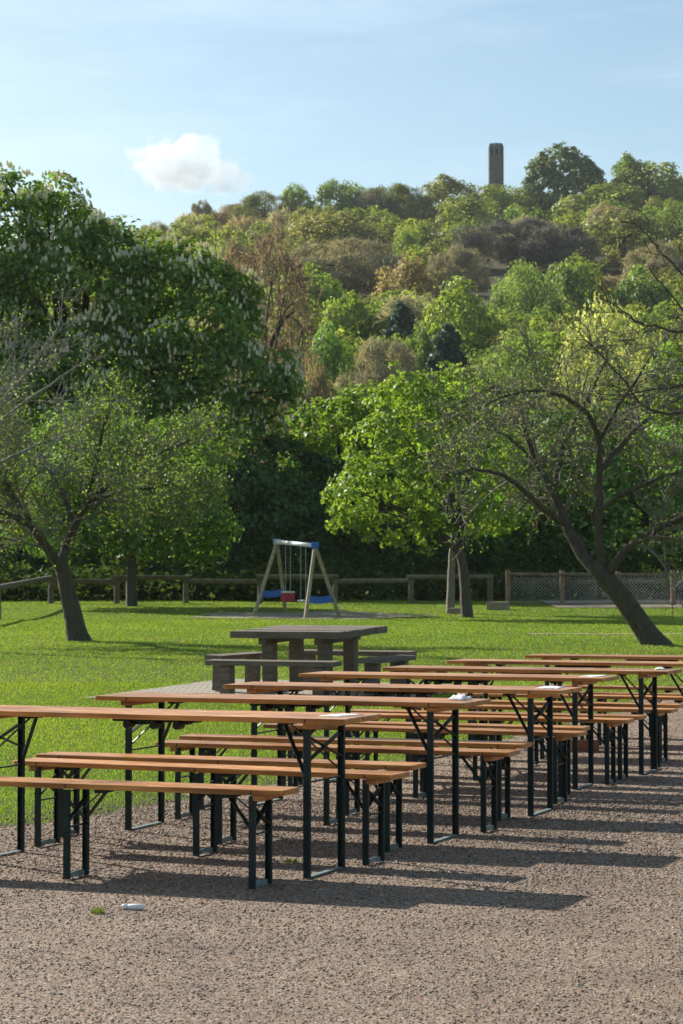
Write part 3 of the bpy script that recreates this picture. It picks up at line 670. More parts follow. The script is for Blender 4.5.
# right leaning apple tree
orchard('apple_tree', 'leaning dark apple tree right of the swing, gnarled limbs and hanging bare twigs', 42.2, 648, [
    ([(668, 660), (655, 645), (630, 608), (612, 585), (600, 572), (592, 562)], (0, 0, 0, 0, 0, 0), .31, .215, 0, 0),
    ([(600, 574), (582, 556), (566, 525), (553, 492), (540, 470), (527, 440), (520, 405), (522, 380)], (0, .2, .4, .6, .8, .9, 1., 1.1), .185, .025, 15, 1.5),
    ([(604, 580), (600, 545), (598, 510), (600, 470), (600, 440), (588, 412), (565, 396), (535, 390), (505, 395), (478, 410)], (0, -.1, -.2, -.3, -.4, -.6, -.8, -1., -1.2, -1.4), .12, .022, 17, 1.45),
    ([(606, 578), (622, 552), (648, 535), (685, 515), (730, 505), (770, 500)], (0, -.3, -.6, -1., -1.3, -1.6), .13, .04, 10, 1.6),
    ([(600, 470), (625, 440), (655, 410), (690, 392), (730, 380)], (-.3, .2, .6, 1., 1.4), .09, .025, 12, 1.5),
    ([(566, 525), (540, 505), (510, 478), (480, 468), (452, 475)], (.4, .0, -.4, -.8, -1.), .09, .025, 11, 1.3),
    ([(553, 492), (560, 455), (572, 425), (590, 395), (604, 365), (612, 342)], (.6, 1., 1.3, 1.6, 1.8, 2.), .08, .02, 10, 1.4),
    ([(598, 510), (630, 490), (665, 475), (700, 465)], (-.2, -.7, -1.1, -1.5), .08, .025, 11, 1.4),
    ([(540, 470), (515, 440), (488, 425), (465, 432)], (.8, 1.3, 1.7, 2.), .06, .02, 9, 1.2),
    ([(600, 440), (618, 405), (640, 375), (655, 350)], (-.4, -.9, -1.3, -1.6), .06, .02, 9, 1.3)],
    rng, 8000, .052, (.10, .14, .03), .25, .06, wander=.3, nch=(5, 6, 3, 3), group='orchard trees on the lawn', rmin=.0085)
# dark knobbly branches from beyond the right edge
orchard('bare_tree', 'leafless tree beyond the right photo edge, long dark knobbly branches reaching in', 38, 800, [
    ([(800, 660), (795, 560), (785, 470), (770, 400)], (0, 0, 0, 0), .2, .13, 0, 0),
    ([(770, 400), (740, 345), (700, 333), (670, 331), (640, 323), (618, 308), (599, 297)], (0, 0, 0, 0, 0, 0, 0), .05, .013, 8, .7),
    ([(775, 420), (735, 360), (690, 318), (668, 290), (648, 268)], (0, .3, .5, .6, .7), .045, .012, 7, .6),
    ([(770, 400), (730, 310), (690, 283), (672, 262), (655, 246), (640, 226)], (0, -.3, -.5, -.6, -.7, -.8), .04, .011, 7, .6),
    ([(780, 445), (720, 410), (650, 415), (620, 375), (590, 345), (565, 322)], (0, .5, .9, 1., 1.1, 1.2), .045, .012, 12, .8),
    ([(780, 445), (730, 392), (680, 385), (640, 392), (600, 400)], (0, .2, .1, .3, .4), .045, .012, 12, .8)],
    rng, 0, .08, (.1, .1, .1), .3, -.02, wander=.12, nch=(4, 3, 2), mx=2, twigmat='bark', rmin=.007)
# lime green tree in the middle
def crown_tree(name, label, Z, px, lobes_px, n_cl, cr, per, ls, color, trunk, rng, low=-.7, group=None, wm='bark', nlimb=14, sag=.12, asp=.65, lm='leaf', cat='tree', shell=.72):
    x = gx(px, Z); base = np.array([x, Z, float(H(x, Z)) - .05]); lobes = []
    for (cx, cy_, rx, ry, dd) in lobes_px:
        c = W(cx, cy_, Z + dd) - base; k = Z / F_PX; lobes.append((*c, rx * k, (rx + ry) / 2 * k, ry * k))
    P, N, cc, oo, dirs = crown_pts(lobes, n_cl, cr, per, rng, low, shell)
    Vq, Fq = leaves(P, N, rng.uniform(.65, 1.3, len(P)) * ls, rng, asp)
    (tpts, r0, r1) = trunk; TP, TR = limb_px(tpts, Z, [0] * len(tpts), base, r0, r1, 4, rng); polys = [(TP, TR)]
    for q in rng.choice(len(cc), min(nlimb, len(cc)), replace=False):
        i = rng.integers(len(TP) // 2, len(TP)); polys.append(limb_to(TP[i], cc[q], TR[i] * rng.uniform(.35, .6), rng, 7, sag))
    o = thing_tree(name, label, base, polys, (Vq, Fq), M[wm], M[lm], color, group, cat); return o, base, cc, oo, rng
crown_tree('young_tree', 'bright lime-green tree in the middle of the lawn with a straight slim trunk', 64.5, 466,
    [(430, 440, 62, 52, 0), (392, 490, 55, 46, -.4), (470, 500, 55, 45, .2), (415, 408, 46, 36, .3), (450, 460, 70, 75, 0), (362, 500, 36, 30, .5), (405, 530, 42, 24, -.3), (385, 445, 40, 34, .2), (345, 520, 20, 12, 0), (352, 478, 16, 12, 0), (405, 380, 20, 16, 0), (448, 395, 40, 28, .4)],
    480, .30, 34, .135, (.115, .165, .02), ([(468, 630), (466, 600), (464, 570), (458, 545), (450, 500), (440, 450)], .19, .07), rng, -.9, nlimb=40, shell=.5)
crown_tree('slim_tree', 'pale grey trunked tree just behind the lime-green tree', 67.5, 451,
    [(470, 450, 50, 60, 1), (480, 500, 50, 40, 1.)], 110, .45, 60, .15, (.075, .15, .018), ([(450, 622), (451, 590), (452, 555), (455, 520), (462, 470)], .14, .06), rng, -.9, wm='twig')
# tree behind the left apple tree
crown_tree('lawn_tree', 'leafy green tree with straight dark trunk behind the left leaning apple tree', 72, 131,
    [(130, 480, 75, 55, 0), (175, 470, 45, 45, -.5), (75, 470, 55, 55, .5), (130, 520, 95, 38, 0), (185, 530, 45, 28, .3), (50, 530, 50, 25, 0)],
    260, .6, 70, .17, (.062, .115, .016), ([(132, 612), (131, 585), (131, 560), (132, 530), (130, 480)], .2, .09), rng, -.9)
# horse chestnut
rng = np.random.default_rng(23)
ch, base, cc, oo, _ = crown_tree('horse_chestnut', 'huge dark green horse chestnut in white blossom rising over the left side', 96, 70,
    [(10, 270, 95, 95, 0), (-60, 330, 110, 120, 1), (70, 300, 85, 90, -1), (175, 335, 85, 92, -1.5), (90, 400, 110, 80, -2), (235, 385, 55, 52, -2), (190, 430, 80, 50, -1.5), (40, 420, 110, 70, -3), (265, 405, 28, 30, -1), (125, 258, 45, 32, 0)],
    760, .85, 84, .28, (.082, .138, .016), ([(70, 600), (70, 560), (72, 500), (75, 430), (80, 340)], .5, .22), rng, -.5, wm='bark_dark', nlimb=46, asp=.55)
k = rng.random(len(cc)) < .75; q = cc[k]; oq = oo[k]; pts = []
for c_, o_ in zip(q, oq):
    m_ = rng.integers(4, 18); dd = unit(rng.normal(size=(m_, 3)) + o_ * .9 + np.array([0, 0, .8])); pts.append(c_ + dd * .85 * np.array([1, 1, .8]))
pts = np.concatenate(pts); n = len(pts); sd = 5; a = np.linspace(0, 2 * np.pi, sd, endpoint=False)
prof = [(0, .0), (.05, .065), (.14, .052), (.24, .012)]; hs = rng.uniform(.65, 1.25, n); tilt = rng.normal(size=(n, 2)) * .15
V = np.stack([np.stack([np.stack([r * math.cos(t_) + 0 * hs + tilt[:, 0] * z, r * math.sin(t_) + 0 * hs + tilt[:, 1] * z, z * hs], -1) for t_ in a], 1) for z, r in prof], 1) + pts[:, None, None]
i = (np.arange(n)[:, None, None] * sd * 4 + np.arange(3)[None, :, None] * sd); kk = np.arange(sd)
Fb = np.stack([i + kk, i + (kk + 1) % sd, i + sd + (kk + 1) % sd, i + sd + kk], -1).reshape(-1, 4)
bl = link('blossom', arrmesh('blossom', V.reshape(-1, 3), 4, Fb, M['blossom']), ch); tag(bl, kind='stuff')

# ------------------------------------------------------------------ belt of trees behind the fence
rng = np.random.default_rng(31)
belt = [
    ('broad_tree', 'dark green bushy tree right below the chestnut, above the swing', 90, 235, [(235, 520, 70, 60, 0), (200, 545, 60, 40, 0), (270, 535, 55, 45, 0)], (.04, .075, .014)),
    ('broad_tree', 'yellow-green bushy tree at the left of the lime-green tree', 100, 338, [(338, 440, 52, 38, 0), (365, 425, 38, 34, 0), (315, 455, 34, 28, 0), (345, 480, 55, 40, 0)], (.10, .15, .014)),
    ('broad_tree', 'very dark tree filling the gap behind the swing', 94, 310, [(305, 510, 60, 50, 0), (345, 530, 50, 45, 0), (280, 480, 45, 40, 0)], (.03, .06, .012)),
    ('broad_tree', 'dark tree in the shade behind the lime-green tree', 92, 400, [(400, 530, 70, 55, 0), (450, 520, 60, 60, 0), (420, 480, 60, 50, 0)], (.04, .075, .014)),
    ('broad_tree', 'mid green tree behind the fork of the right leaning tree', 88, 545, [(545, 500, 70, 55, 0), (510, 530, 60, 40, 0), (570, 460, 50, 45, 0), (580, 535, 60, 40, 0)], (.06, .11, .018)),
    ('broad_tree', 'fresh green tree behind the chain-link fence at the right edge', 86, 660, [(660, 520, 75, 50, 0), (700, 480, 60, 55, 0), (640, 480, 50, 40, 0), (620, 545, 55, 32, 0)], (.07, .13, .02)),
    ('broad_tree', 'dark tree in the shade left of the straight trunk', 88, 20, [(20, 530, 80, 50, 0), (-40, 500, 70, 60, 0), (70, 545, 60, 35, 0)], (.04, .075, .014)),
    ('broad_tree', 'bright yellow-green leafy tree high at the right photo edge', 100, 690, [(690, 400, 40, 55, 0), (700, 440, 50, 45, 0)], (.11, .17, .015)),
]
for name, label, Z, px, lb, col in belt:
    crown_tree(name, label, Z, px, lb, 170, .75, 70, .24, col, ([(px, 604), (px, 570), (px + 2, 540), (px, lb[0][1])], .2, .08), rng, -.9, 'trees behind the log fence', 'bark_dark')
# low dark undergrowth along the fence: one mass
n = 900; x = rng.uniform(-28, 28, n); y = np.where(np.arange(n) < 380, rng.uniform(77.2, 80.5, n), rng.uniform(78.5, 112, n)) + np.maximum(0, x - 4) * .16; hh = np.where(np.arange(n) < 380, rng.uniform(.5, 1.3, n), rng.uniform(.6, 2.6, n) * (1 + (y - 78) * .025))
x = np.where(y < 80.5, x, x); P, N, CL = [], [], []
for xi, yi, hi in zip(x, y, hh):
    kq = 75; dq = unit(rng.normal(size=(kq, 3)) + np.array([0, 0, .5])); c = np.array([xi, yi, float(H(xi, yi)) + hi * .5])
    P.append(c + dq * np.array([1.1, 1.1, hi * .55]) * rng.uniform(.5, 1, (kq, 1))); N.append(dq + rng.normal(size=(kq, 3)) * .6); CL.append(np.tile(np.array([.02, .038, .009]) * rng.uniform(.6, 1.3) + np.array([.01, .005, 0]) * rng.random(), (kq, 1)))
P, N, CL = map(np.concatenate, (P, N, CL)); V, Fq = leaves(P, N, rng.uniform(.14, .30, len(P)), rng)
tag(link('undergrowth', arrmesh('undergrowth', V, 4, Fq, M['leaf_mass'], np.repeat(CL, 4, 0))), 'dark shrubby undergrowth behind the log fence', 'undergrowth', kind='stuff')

# ------------------------------------------------------------------ wooded hill
rng = np.random.default_rng(47)
def proto(kind, n_leaf, rng):
    """unit tree: height about 1, crown width about 1 (scaled later by width and height)"""
    if kind == 'round': lob = [(0, 0, .5, .42, .42, .38), (.2, .1, .62, .28, .28, .28), (-.22, -.08, .5, .28, .28, .32), (.1, -.22, .38, .3, .28, .28), (-.05, .12, .78, .24, .24, .19), (-.1, -.15, .66, .26, .26, .25)]; ncl, cr, low = 80, .15, -.8
    elif kind == 'tall': lob = [(0, 0, .55, .34, .34, .40), (.12, 0, .8, .24, .24, .19), (-.16, .05, .62, .28, .28, .28), (.05, -.1, .32, .38, .38, .28), (.2, -.1, .5, .26, .26, .25)]; ncl, cr, low = 80, .14, -.8
    elif kind == 'weep': lob = [(0, 0, .55, .42, .42, .42), (.2, 0, .58, .3, .3, .34), (-.22, .05, .52, .3, .3, .34), (0, -.2, .4, .36, .3, .3)]; ncl, cr, low = 64, .12, -.7
    elif kind == 'bare': lob = [(0, 0, .58, .44, .44, .36), (.2, .1, .62, .3, .3, .3), (-.2, -.1, .55, .3, .3, .32), (0, -.2, .45, .35, .3, .3)]; ncl, cr, low = 60, .14, -.7
    elif kind == 'dome': lob = [(0, 0, .48, .5, .5, .48)]; ncl, cr, low = 300, .075, -.6
    elif kind == 'thin': lob = [(0, 0, .78, .42, .42, .18), (.2, .1, .68, .3, .3, .16), (-.25, -.1, .7, .3, .3, .16)]; ncl, cr, low = 45, .16, -.6
    if kind == 'conifer':
        t = rng.random(n_leaf) ** .7; z = 1 - t * .88; tier = .5 + .5 * np.abs(np.sin(z * 19)); a = rng.uniform(0, 6.28, n_leaf); r = .5 * t ** .65 * tier * (.75 + .25 * np.sin(a * 3 + z * 14)) + .05 * rng.uniform(.4, 1, n_leaf)
        P = np.stack([r * np.cos(a), r * np.sin(a), z - r * .12], 1); N = np.stack([np.cos(a) * .5, np.sin(a) * .5, 0 * a + .9], 1) + rng.normal(size=(n_leaf, 3)) * .4
        V, Fq = leaves(P, N, rng.uniform(.05, .10, n_leaf), rng, .5); polys = [(np.array([[0, 0, -.02], [0, 0, .5], [0, 0, .95]]), [.03, .02, .004])]
        return V, Fq, polys
    per = n_leaf // ncl; P, N, cc, oo, dr = crown_pts(lob, ncl, cr, per, rng, low)
    if kind == 'weep':
        down = np.tile([0, 0, -1.], (len(P), 1)); P[:, 2] -= rng.random(len(P)) * .12; N[:, 2] *= .15; V, Fq = leaves(P, N, rng.uniform(.018, .048, len(P)), rng, .4, .05, down * .8 + oo.repeat(per, 0) * .9)
    elif kind in ('bare', 'thin'):
        V, Fq = leaves(P, N, rng.uniform(.08, .22, len(P)), rng, .07, .02, dr + oo.repeat(per, 0) * .6 + np.array([0, 0, .5]))
    else: V, Fq = leaves(P, N, rng.uniform(.028, .056, len(P)), rng, .7)
    TP = np.array([[0, 0, -.03], [.01, 0, .2], [0, .01, .4], [0, 0, .6]]); polys = [(TP, [.03, .025, .02, .012])]
    for q in rng.choice(len(cc), 14, replace=False): polys.append(limb_to(TP[rng.integers(1, 4)], cc[q], .012, rng, 5, .1))
    return V, Fq, polys
PRO = {}
for kind, nv, nl in (('dome', 1, 12000), ('round', 4, 6400), ('tall', 3, 6400), ('weep', 2, 11000), ('bare', 3, 5200), ('thin', 1, 1100), ('conifer', 2, 3600)):
    PRO[kind] = []
    for j in range(nv):
        V, Fq, polys = proto(kind, nl, rng)
        PRO[kind].append((arrmesh(kind + '_crown', V, 4, Fq, M['twig_mass'] if kind in ('bare', 'thin') else M['leaf']), tubemesh(kind + '_trunk', polys, M['bark_dark'], 5), V, Fq))
GR, YG, OL, LM, DK, GY, BR, OR, RD, WL, CN, BG = (.084, .116, .023), (.126, .146, .028), (.112, .118, .036), (.130, .165, .024), (.062, .085, .03), (.175, .155, .10), (.165, .13, .08), (.15, .115, .045), (.135, .095, .075), (.215, .222, .075), (.022, .038, .026), (.110, .15, .024)
HT = [  # photograph x, y of the top, crown width px, height m, kind, colour, name, label
    (564, 144, 70, 17, 'dome', DK, 'ridge_tree', 'big dark domed tree standing above the ridge just right of the tower'),
    (628, 157, 44, 14, 'round', GR, 'ridge_tree', 'small grey-green tree on the skyline right of the dark domed tree'),
    (652, 162, 78, 14, 'round', YG, 'ridge_tree', 'yellow-green tree on the ridge at the far right of the skyline'),
    (342, 179, 52, 13, 'round', GR, 'ridge_tree', 'fresh green rounded tree on the skyline midway along the ridge'),
    (300, 186, 36, 12, 'round', BG, 'ridge_tree', 'small bright green tree on the skyline left of the rounded one'),
    (200, 199, 24, 14, 'bare', GY, 'ridge_tree', 'thin wispy leafless tree alone at the left end of the ridge'),
    (268, 193, 66, 13, 'bare', OL, 'ridge_tree', 'broad olive leafless tree on the left part of the ridge'),
    (235, 203, 50, 12, 'bare', BR, 'ridge_tree', 'brown leafless tree between the wispy tree and the broad olive one'),
    (395, 182, 64, 13, 'bare', OL, 'ridge_tree', 'olive half-leafed tree on the ridge left of the tower'),
    (445, 178, 62, 12, 'round', OL, 'ridge_tree', 'olive rounded tree immediately left of the tower foot'),
    (505, 184, 74, 13, 'round', YG, 'hill_tree', 'broad yellow-green tree just below the tower'),
    (470, 196, 60, 13, 'round', YG, 'hill_tree', 'yellow-green tree below and left of the tower'),
    (600, 185, 80, 13, 'round', YG, 'hill_tree', 'wide yellow-green tree below the dark domed tree'),
    (365, 190, 56, 12, 'bare', GY, 'hill_tree', 'grey leafless crown below the green ridge tree'),
    (340, 212, 92, 13, 'round', (.13, .125, .04), 'hill_tree', 'pale tan-green wide tree in the upper middle of the hill'),
    (345, 238, 110, 13, 'bare', GY, 'hill_tree', 'widest grey leafless crown across the middle of the hill'),
    (510, 216, 88, 13, 'bare', (.085, .082, .075), 'hill_tree', 'dark grey leafless tree below the yellow-green trees under the tower'),
    (560, 222, 70, 12, 'bare', (.09, .085, .075), 'hill_tree', 'grey leafless tree left of the olive tree on the right slope'),
    (408, 230, 24, 11, 'tall', LM, 'hill_tree', 'slim bright green tree among grey crowns in mid slope'),
    (625, 212, 84, 13, 'round', OL, 'hill_tree', 'olive green tree on the upper right slope'),
    (672, 205, 60, 13, 'round', GR, 'hill_tree', 'green tree at the right photo edge on the upper slope'),
    (408, 258, 62, 13, 'round', OR, 'hill_tree', 'orange-brown tree in the middle of the hill'),
    (345, 292, 26, 11, 'round', OR, 'hill_tree', 'small rust tinted tree beside the twin bright green trees'),
    (455, 245, 60, 12, 'bare', GY, 'hill_tree', 'grey leafless tree right of the orange-brown one'),
    (308, 270, 58, 15, 'tall', BG, 'hill_tree', 'left one of the twin bright green trees on the lower slope'),
    (348, 290, 46, 14, 'tall', LM, 'hill_tree', 'right one of the twin bright green trees, slightly lower'),
    (285, 238, 52, 13, 'round', OL, 'hill_tree', 'olive tree above the twin bright green trees'),
    (240, 236, 46, 12, 'round', YG, 'hill_tree', 'yellowish tree behind the reddish bare tree'),
    (222, 258, 50, 13, 'bare', RD, 'hill_tree', 'reddish brown leafless tree peeping over the chestnut'),
    (460, 282, 66, 15, 'tall', LM, 'hill_tree', 'vivid lime tree on the lower slope left of the soft birch'),
    (523, 262, 72, 17, 'weep', (.105, .14, .034), 'birch_tree', 'soft green drooping birch left of the yellow willow'),
    (575, 258, 56, 14, 'round', GR, 'hill_tree', 'green tree above the yellow willow'),
    (640, 268, 58, 14, 'tall', (.095, .135, .03), 'hill_tree', 'green tree right behind the yellow willow'),
    (655, 240, 60, 13, 'bare', GY, 'hill_tree', 'grey leafless tree above the willow at the right edge'),
    (401, 303, 54, 13, 'conifer', CN, 'conifer', 'dark blue-green conifer above the grey bare crown'),
    (448, 324, 56, 13, 'conifer', CN, 'conifer', 'dark conifer just left of the drooping birch'),
    (378, 335, 86, 13, 'bare', GY, 'hill_tree', 'round grey leafless tree low on the slope above the lime-green tree'),
    (420, 330, 48, 12, 'round', (.085, .12, .025), 'hill_tree', 'dull green tree between the two dark conifers'),
    (520, 330, 80, 14, 'weep', (.098, .13, .034), 'birch_tree', 'second drooping birch low on the slope beside the willow'),
    (612, 300, 125, 17, 'weep', WL, 'willow_tree', 'pale yellow weeping willow behind the right leaning tree'),
    (300, 350, 70, 13, 'bare', BR, 'hill_tree', 'brown leafless tree at the foot of the slope right of the chestnut'),
    (330, 330, 50, 13, 'round', (.08, .14, .02), 'hill_tree', 'deep green tree below the twin bright green trees'),
    (262, 240, 92, 19, 'thin', RD, 'red_tree', 'tall reddish tree with bare dark trunk beside the chestnut'),
]
def solve(px, py, ht):
    best, bz = 1e9, 300
    for Z in np.arange(120 if py > 270 else 300, 660, 2.):
        p = W(px, py, Z); e = abs(p[2] - float(H(p[0], Z)) - ht * .98)
        if e < best: best, bz = e, Z
    return bz
placed = []
for i, (px, py, w, ht, kind, col, name, label) in enumerate(HT):
    Z = 150 if name == 'red_tree' else solve(px, py, ht); p = W(px, py, Z); g = float(H(p[0], Z)); ht = p[2] - g if abs(p[2] - g - ht) < ht * .6 else ht
    placed.append((px, py, w, Z)); pr = PRO[kind][i % len(PRO[kind])]; wm = w * Z / F_PX * {'tall': 1.35, 'conifer': 1.5}.get(kind, 1.1)
    o = empty(name, (p[0], Z, g - .3), scale=(wm, wm, ht * 1.02), rot=(0, 0, rng.uniform(0, 6.28)))
    tag(o, label, 'tree', 'trees on the wooded hill'); link('crown', pr[0], o, tuple(1.12 * c for c in col)); link('trunk', pr[1], o)
# the rest of the wood: one mass
vs, fs, cs, off, cnt = [], [], [], 0, 0
cols = [OL, OL, YG, GR, GY, GY, BR, OL, BG, (.085, .12, .03), (.10, .10, .05)]
tries = 0
while cnt < 520 and tries < 6000:
    tries += 1; Z = 118 + 560 * rng.random() ** .85; px = rng.uniform(-90, 780); X = gx(px, Z); g = float(H(X, Z)); ht = rng.uniform(8.5, 13) * (1 if Z > 200 else .85)
    ytop = 583.7 - (g + ht - CAM_H) * F_PX / Z; w = rng.uniform(7, 13)
    if any(Z < ze + 4 and Z > ze - 70 and abs(px - xe) < we * .5 + w * F_PX / Z * .45 and ytop < ye + we * .42 for xe, ye, we, ze in placed): continue
    if Z > 560 and ytop < 176 and 470 < px < 525: continue
    if Z < 135 and ytop < 440: continue
    pat = math.sin(px * .021 + Z * .017) + math.sin(Z * .045 - px * .012) + rng.normal() * .8
    kind = 'bare' if pat > 1.15 else ('round' if rng.random() < .75 else 'tall'); pr = PRO[kind][rng.integers(len(PRO[kind]))]
    col = np.array([GY, BR, (.12, .11, .07), OL][rng.integers(4)] if kind == 'bare' else [OL, YG, GR, (.095, .13, .03), (.115, .125, .05), BG, YG][rng.integers(7)]) * rng.uniform(1., 1.25)
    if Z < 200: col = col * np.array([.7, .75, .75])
    q = pr[3]; nfq = len(q); step = 3 if Z > 300 else 2
    V = pr[2].reshape(-1, 4, 3)[::step]; cen = V.mean(1, keepdims=True); V = cen + (V - cen) * (1.5 if step == 3 else 1.25); V = V.reshape(-1, 3)
    a = rng.uniform(0, 6.28); V = V * np.array([w, w, ht]); V = np.c_[V[:, 0] * math.cos(a) - V[:, 1] * math.sin(a), V[:, 0] * math.sin(a) + V[:, 1] * math.cos(a), V[:, 2]] + np.array([X, Z, g - .3])
    vs.append(V); fs.append(np.arange(len(V)).reshape(-1, 4) + off); off += len(V); cs.append(np.tile(col, (len(V), 1))); cnt += 1
tag(link('woodland', arrmesh('woodland', np.concatenate(vs), 4, np.concatenate(fs), M['leaf_mass'], np.concatenate(cs))), 'mixed olive, green and leafless wood covering the hill', 'woodland', kind='stuff')
# tower
Z = 640; p = W(496, 142.5, Z); g = 100.; ht = p[2] - g; tw = empty('stone_tower', (p[0], Z, g)); tag(tw, 'tall dark stone lookout tower rising above the trees on the ridge', 'tower')
def octo(r, z0, z1, bm): add_prism(bm, [(r * math.cos(R(22.5 + 45 * k)), r * math.sin(R(22.5 + 45 * k))) for k in range(8)], z0, z1)
bm = bmesh.new(); octo(1.95, -8, ht - 1.0, bm); link('shaft', bm_mesh('shaft', bm, M['stone']), tw)
for k in range(8):
    a = R(22.5 + 45 * k); bm = bmesh.new(); add_box(bm, (1.95 * math.cos(a), 1.95 * math.sin(a), (ht - 1.2 - 8) / 2), (.5, .5, ht - 1.2 + 8), Matrix.Rotation(a, 3, 'Z')); link('buttress', bm_mesh('buttress', bm, M['stone']), tw)
    a = R(45 * k); bm = bmesh.new(); add_box(bm, (1.80 * math.cos(a), 1.80 * math.sin(a), ht - 3.0), (.06, .55, 1.8), Matrix.Rotation(a, 3, 'Z')); link('window', bm_mesh('window', bm, M['dark']), tw)
    bm = bmesh.new(); add_box(bm, (1.72 * math.cos(a), 1.72 * math.sin(a), ht - .72), (.42, 1.15, .5), Matrix.Rotation(a, 3, 'Z')); link('merlon', bm_mesh('merlon', bm, M['stone']), tw)
bm = bmesh.new(); octo(2.15, ht - 1.35, ht - 1.002, bm); link('cornice', bm_mesh('cornice', bm, M['stone']), tw)

# ------------------------------------------------------------------ cloud
ZC = 2600; cc_ = W(190, 166, ZC); k = ZC / F_PX
cl = bmesh.new(); bmesh.ops.create_icosphere(cl, subdivisions=4, radius=1)
for v_ in cl.verts: v_.co = Vector((v_.co.x * 78 * k, v_.co.y * 48 * k, v_.co.z * 40 * k))
m, nt = mat('cloud_vapour'); tc = nd(nt, 'ShaderNodeTexCoord')
nz = nd(nt, 'ShaderNodeTexNoise'); nz.inputs['Scale'].default_value = .045; nz.inputs['Detail'].default_value = 7; nz.inputs['Roughness'].default_value = .6; L(nt, tc.outputs['Object'], nz.inputs['Vector'])
lumps = [(-28, 0, 4, 34, 24), (2, 0, 8, 30, 25), (-8, 0, -8, 44, 21), (34, 0, -12, 24, 17), (52, 0, -16, 14, 10), (-52, 0, 13, 15, 8), (18, 0, 2, 26, 20)]
acc = None
for lx, ly, lz, rx, rz in lumps:
    s = nd(nt, 'ShaderNodeVectorMath', operation='SUBTRACT'); L(nt, tc.outputs['Object'], s.inputs[0]); s.inputs[1].default_value = (lx * k, ly * k, lz * k)
    d_ = nd(nt, 'ShaderNodeVectorMath', operation='DIVIDE'); L(nt, s.outputs[0], d_.inputs[0]); d_.inputs[1].default_value = (rx * k, rx * .8 * k, rz * k)
    ln_ = nd(nt, 'ShaderNodeVectorMath', operation='LENGTH'); L(nt, d_.outputs[0], ln_.inputs[0])
    if acc is None: acc = ln_.outputs['Value']
    else:
        mn = nd(nt, 'ShaderNodeMath', operation='SMOOTH_MIN'); mn.inputs[2].default_value = .25; L(nt, acc, mn.inputs[0]); L(nt, ln_.outputs['Value'], mn.inputs[1]); acc = mn.outputs[0]
ma = nd(nt, 'ShaderNodeMath', operation='MULTIPLY_ADD'); ma.inputs[1].default_value = 2.6; L(nt, nz.outputs['Fac'], ma.inputs[0]); L(nt, acc, ma.inputs[2])
mr = nd(nt, 'ShaderNodeMapRange', interpolation_type='SMOOTHSTEP'); L(nt, ma.outputs[0], mr.inputs[0]); mr.inputs[1].default_value = 2.25; mr.inputs[2].default_value = 1.98; mr.inputs[3].default_value = 0; mr.inputs[4].default_value = .026
pv = nd(nt, 'ShaderNodeVolumePrincipled'); pv.inputs['Color'].default_value = (.975, .988, 1, 1); pv.inputs['Anisotropy'].default_value = .1; L(nt, mr.outputs[0], pv.inputs['Density'])
L(nt, pv.outputs[0], nd(nt, 'ShaderNodeOutputMaterial').inputs['Volume'])
cloud = link('cloud', bm_mesh('cloud', cl, m)); cloud.location = cc_.tolist(); tag(cloud, 'single small white cumulus cloud over the left end of the hill', 'cloud')
m.cycles.volume_step_rate = .2

# ------------------------------------------------------------------ air
m, nt = mat('pale_air'); pv = nd(nt, 'ShaderNodeVolumePrincipled'); pv.inputs['Color'].default_value = (.9, .95, 1, 1); pv.inputs['Density'].default_value = .00009; pv.inputs['Anisotropy'].default_value = 0
L(nt, pv.outputs[0], nd(nt, 'ShaderNodeOutputMaterial').inputs['Volume'])
bm = bmesh.new(); add_box(bm, (0, 735, 67.5), (2900, 1630, 137)); tag(link('haze', bm_mesh('haze', bm, m)), 'thin pale haze over the park and hill', 'haze', kind='stuff')

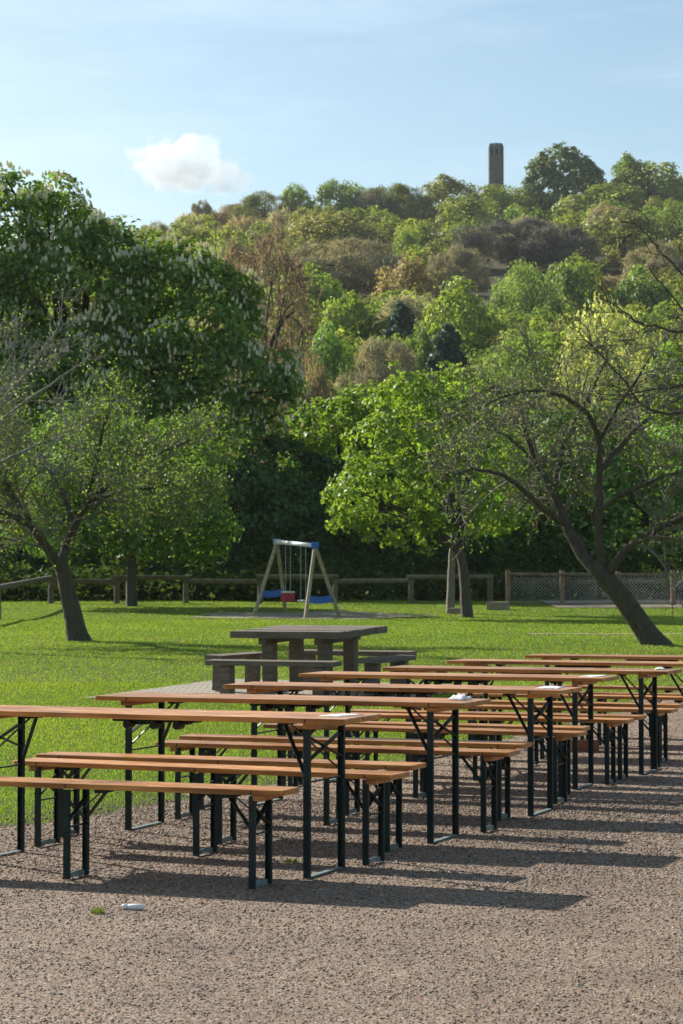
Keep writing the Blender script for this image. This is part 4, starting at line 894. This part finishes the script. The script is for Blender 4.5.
# ------------------------------------------------------------------ light, sky, camera
EL, AZ = R(30), R(44.4)          # sun behind the trees, to the left
su = bpy.data.lights.new('sun', 'SUN'); su.energy = 5.0; su.angle = R(.55); su.color = (1, .93, .82)
so = bpy.data.objects.new('sun', su); C.objects.link(so)
to_sun = Vector((-math.sin(AZ) * math.cos(EL), math.cos(AZ) * math.cos(EL), math.sin(EL))); so.rotation_euler = to_sun.to_track_quat('Z', 'Y').to_euler(); so.location = (-30, 20, 60)
w = bpy.data.worlds.new('World'); S.world = w; w.use_nodes = True; nt = w.node_tree
sky = nt.nodes.new('ShaderNodeTexSky'); sky.sky_type = 'NISHITA'; sky.sun_disc = False; sky.sun_elevation = EL; sky.sun_rotation = -AZ; sky.air_density = 1.0; sky.dust_density = 1.0; sky.ozone_density = 1.2
bg = nt.nodes['Background']; bg.inputs[1].default_value = .072; tc = nt.nodes.new('ShaderNodeTexCoord'); mp = nt.nodes.new('ShaderNodeMapping'); mp.inputs['Scale'].default_value = (3, 3, 16); mp.inputs['Rotation'].default_value = (0, .18, 0); L(nt, tc.outputs['Generated'], mp.inputs[0])
ci = noise(nt, mp.outputs[0], 1.5, 7, .62); cr_ = ramp(nt, [(.45, (0, 0, 0)), (.8, (.3,) * 3)]); L(nt, ci, cr_.inputs[0])     # thin cirrus veil
sc_ = mixc(nt, 1.0, sky.outputs[0], (.98, 1.06, 1.03, 1), 'MULTIPLY'); sc_ = mixc(nt, cr_.outputs[0], sc_, (9.2, 10.4, 11., 1)); L(nt, sc_, bg.inputs[0])
cam = bpy.data.cameras.new('camera'); co = bpy.data.objects.new('camera', cam); C.objects.link(co); S.camera = co
cam.sensor_fit = 'VERTICAL'; cam.sensor_height = 36; cam.sensor_width = 24; cam.lens = F_PX / 1024 * 36; cam.clip_start = .1; cam.clip_end = 20000
co.location = (0, 0, CAM_H); co.rotation_euler = (R(90) + PITCH, 0, 0)
cam.dof.use_dof = True; cam.dof.focus_distance = 13; cam.dof.aperture_fstop = 11
S.view_settings.view_transform = 'Standard'; S.view_settings.look = 'None'; S.view_settings.exposure = .85; S.view_settings.gamma = 1
S.cycles.max_bounces = 24; S.cycles.diffuse_bounces = 3; S.cycles.transmission_bounces = 4; S.cycles.volume_bounces = 24; S.cycles.transparent_max_bounces = 8
